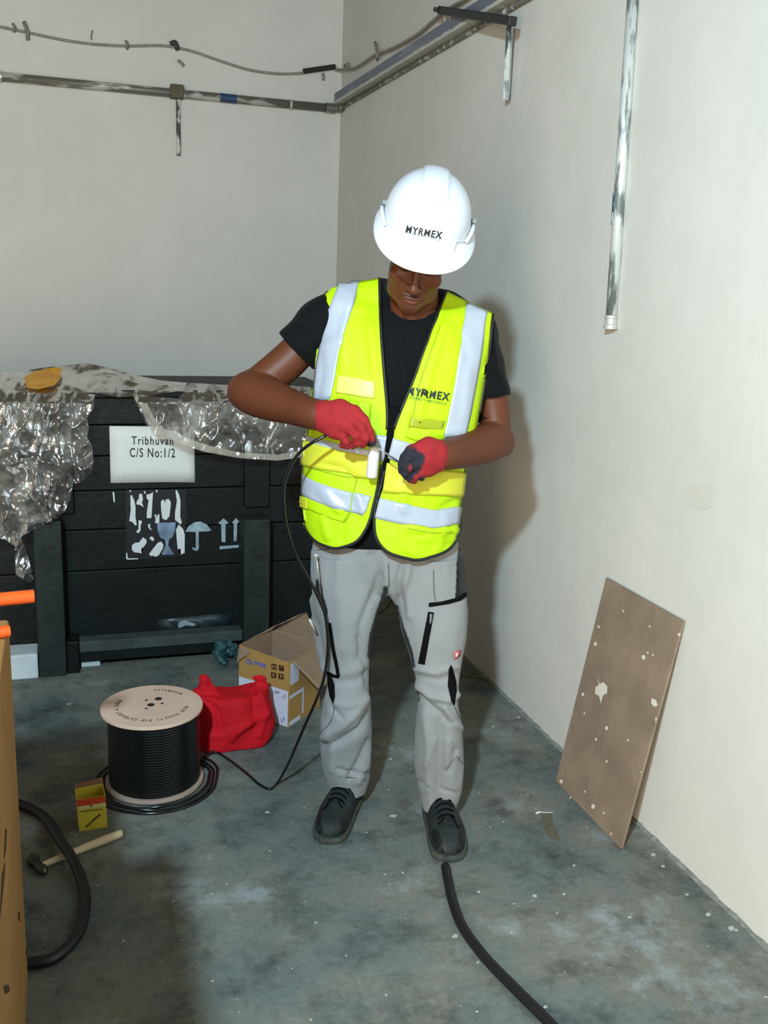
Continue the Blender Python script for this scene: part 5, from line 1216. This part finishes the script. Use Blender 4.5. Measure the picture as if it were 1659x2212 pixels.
# ------------------------------------------------------------------ hard hat
def hardhat():
    na, nt = 128, 44
    rx, ryf, ryb, hz = .107, .136, .140, .118
    c0 = np.array([0, -.004, .091])
    V = []
    for i in range(nt+1):
        t_ = i/nt
        for k in range(na):
            a = 2*math.pi*k/na; sx, cy = math.sin(a), -math.cos(a)       # a=0 is the front
            if t_ <= .74:
                q = t_/.74; th = q*math.pi/2; r = math.sin(th)**.90; z = hz*math.cos(th)**.92
                ry = ryf if cy < 0 else ryb
                x, y = rx*r*sx, ry*r*cy
                # raised middle band running front to back
                b = 1/(1+math.exp((abs(x)-(.031+.004*(y < 0)*abs(y)/.14))/.0012)); fade = min(1, max(0, (1.0-q)/.28)); z += .006*b*fade; y *= 1+.02*b*fade
            else:
                q = (t_-.74)/.26; fr = max(0, -cy); bk = max(0, cy)
                wd = .012+.006*abs(sx)**2+.040*fr**1.6; drop = .010+.006*abs(sx)+.020*fr**1.5+.004*bk
                ry = ryf if cy < 0 else ryb; x, y = (rx+wd*q**.8)*sx, (ry+wd*q**.8)*cy; z = -drop*q**1.3+.0
            V.append(H0+HM@(c0+np.array([x, y, z])))
    F = [(i*na+k, i*na+(k+1) % na, (i+1)*na+(k+1) % na, (i+1)*na+k) for i in range(1, nt) for k in range(na)]
    F += [(0, na+(k+1) % na, na+k) for k in range(na)]
    F = [g_[::-1] for g_ in F]
    W = to_world(np.array(V))
    M_hat = mat('hard_hat_plastic', srgb(208, 213, 220), rough=.28, spec=.5, coat=.3)
    o = link('hard_hat', W, F, M_hat, PERSON, smooth=True); o['label'] = 'glossy white hard hat with black lettering'
    md = o.modifiers.new('thickness', 'SOLIDIFY'); md.thickness = .003; md.offset = -1
    bv = tri_bvh(W, F); hh = bvh_hit(bv, 2.4)
    # side accessory slots, rim ridge
    for sg in (-1, 1):
        pts = []
        for a in np.linspace(1.05, 1.75, 8):
            pts.append(to_world(H0+HM@(c0+np.array([sg*(rx+.006)*math.sin(a), -ryf*math.cos(a)*1.03, .006+.010*math.sin((a-1.05)/.7*math.pi)]))))
        v, f = tube_vf(np.array(pts), .005, 10); link('slot_rib', v, f, M_hat, o, smooth=True)
        p = to_world(H0+HM@(c0+np.array([sg*(rx+.004), .01, .022]))); v, f = box_vf(p, (.010, .014, .010)); link('side_slot', v, f, mat('slot_grey', srgb(120, 128, 130), rough=.5), o)
    pts = [(978, 548), (982, 530), (986, 521), (1002, 522)]
    v, f = tube_vf(catmull(place(pts, hh, .0008), 5), .0022, 8); link('moulded_rib', v, f, M_hat, o, smooth=True)
    text_decal('helmet_text', 'MYRMEX', (876, 502), (953, 516), (3.5, -15), hh, .0012, M_ink, o, .03)
    text_decal('helmet_text', 'PROPERTY MAINTENANCE', (879, 506), (949, 520), (1, -5.5), hh, .0012, mat('logo_ink3', srgb(110, 112, 116), rough=.6), o, 0)
hardhat()

# ------------------------------------------------------------------ what he holds and carries
cab = [at_d(806, 962, 2.362), at_d(785, 948, 2.375), at_d(750, 938, 2.385), at_d(718, 936, 2.372), at_d(700, 943, 2.36), at_d(672, 958, 2.36), at_d(645, 980, 2.37), at_d(625, 1012, 2.38), at_d(614, 1050, 2.39), at_d(613, 1090, 2.40), at_d(620, 1140, 2.42), at_d(640, 1200, 2.44), at_d(672, 1260, 2.46), at_d(700, 1320, 2.475), at_d(708, 1380, 2.485), at_d(706, 1430, 2.49), at_d(697, 1475, 2.50), at_d(680, 1520, 2.53), at_d(655, 1575, 2.575), at_d(625, 1645, 2.64), at_d(600, 1690, 2.71)]
cab += [on_floor(583, 1704, .006), on_floor(560, 1694, .005), on_floor(530, 1668, .005), on_floor(490, 1638, .005), on_floor(462, 1624, .012)]
rr = lambda deg, r, z=.006: RC+np.array([r*math.cos(math.radians(deg)), r*math.sin(math.radians(deg)), z])
cab += [rr(32, .172, .02), rr(60, .160, .02)]
loops = []
for i, dg in enumerate(range(90, 90+360*3+60, 20)):
    u = i/57; r = .158+.012*(dg//360)+.010*math.sin(math.radians(dg-200)); loops.append(rr(dg, r, .006+.006*(1 if (dg//90) % 3 == 0 else 0)))
v, f = tube_vf(catmull(cab+loops, 6), .0042, 10)
tag(link('black_cable', v, f, M_cable, origin=tuple(RC), smooth=True), 'thin black cable looping round the reel base and rising to the gloved hand', 'cable')
t = thing('screwdriver', 'thin metal screwdriver with black handle held between the two red gloves', 'screwdriver', at_d(865, 1000, 2.37))
s0, s1 = at_d(806, 960, 2.352), at_d(864, 1000, 2.362)
v, f = tube_vf([s0, s1], .0022, 8); link('shaft', v, f, mat('chrome', srgb(170, 172, 170), rough=.25, metal=.9), t, smooth=True)
dd = (s1-s0)/np.linalg.norm(s1-s0); v, f = lathe_vf([(.004, 0), (.008, .006), (.0095, .02), (.009, .045), (.010, .07), (.006, .078)], 14, s1-dd*.004, dd); link('handle', v, f, mat('tool_handle', srgb(20, 22, 26), rough=.4), t, smooth=True)
v, f = lathe_vf([(.010, 0), (.012, .002), (.012, .040), (.0105, .060), (.010, .062)], 24, at_d(800, 1031, 2.40), (at_d(806, 966, 2.40)-at_d(800, 1031, 2.40)))
L_ = np.linalg.norm(at_d(806, 966, 2.40)-at_d(800, 1031, 2.40)); 
v, f = tube_vf([at_d(803, 1032, 2.41), at_d(803, 1028, 2.41), at_d(808, 975, 2.41), at_d(808, 966, 2.41)], [.012, .0145, .0145, .012], 20)
tag(link('plastic_sleeve', v, f, mat('white_plastic', srgb(215, 212, 206), rough=.4), smooth=True), 'white plastic sleeve hanging below the fingertips of the pinching hand', 'sleeve')
t = thing('pen', 'short pale pen sticking out of the thigh pocket, pointing to the cardboard box', 'pen', at_d(680, 1360, 2.55))
v, f = tube_vf([at_d(668, 1337, 2.545), at_d(671, 1343, 2.547), at_d(682, 1366, 2.56)], [.0022, .0038, .004], 8); link('pen_barrel', v, f, mat('pen_white', srgb(216, 200, 190), rough=.4), t, smooth=True)
t = thing('metal_rod', 'slim metal rod clipped at the hip pocket edge of the trousers', 'rod', at_d(690, 1260, 2.5))
v, f = tube_vf([at_d(683, 1200, 2.487), at_d(688, 1240, 2.485), at_d(691, 1270, 2.487)], .0018, 8); link('rod_shaft', v, f, mat('rod_metal', srgb(200, 196, 190), rough=.3, metal=.7), t, smooth=True)
v, f = tube_vf([at_d(682, 1197, 2.487), at_d(683, 1202, 2.487)], .004, 10); link('rod_tip', v, f, mat('rod_tip', srgb(210, 206, 200), rough=.4), t, smooth=True)
v, f = tube_vf([at_d(690, 1262, 2.487), at_d(696, 1310, 2.492)], [.0042, .0036], 8); link('rod_handle', v, f, mat('rod_dark', srgb(30, 22, 20), rough=.5), t, smooth=True)

for o in list(bpy.data.objects):
    if '_o' in o: del o['_o']
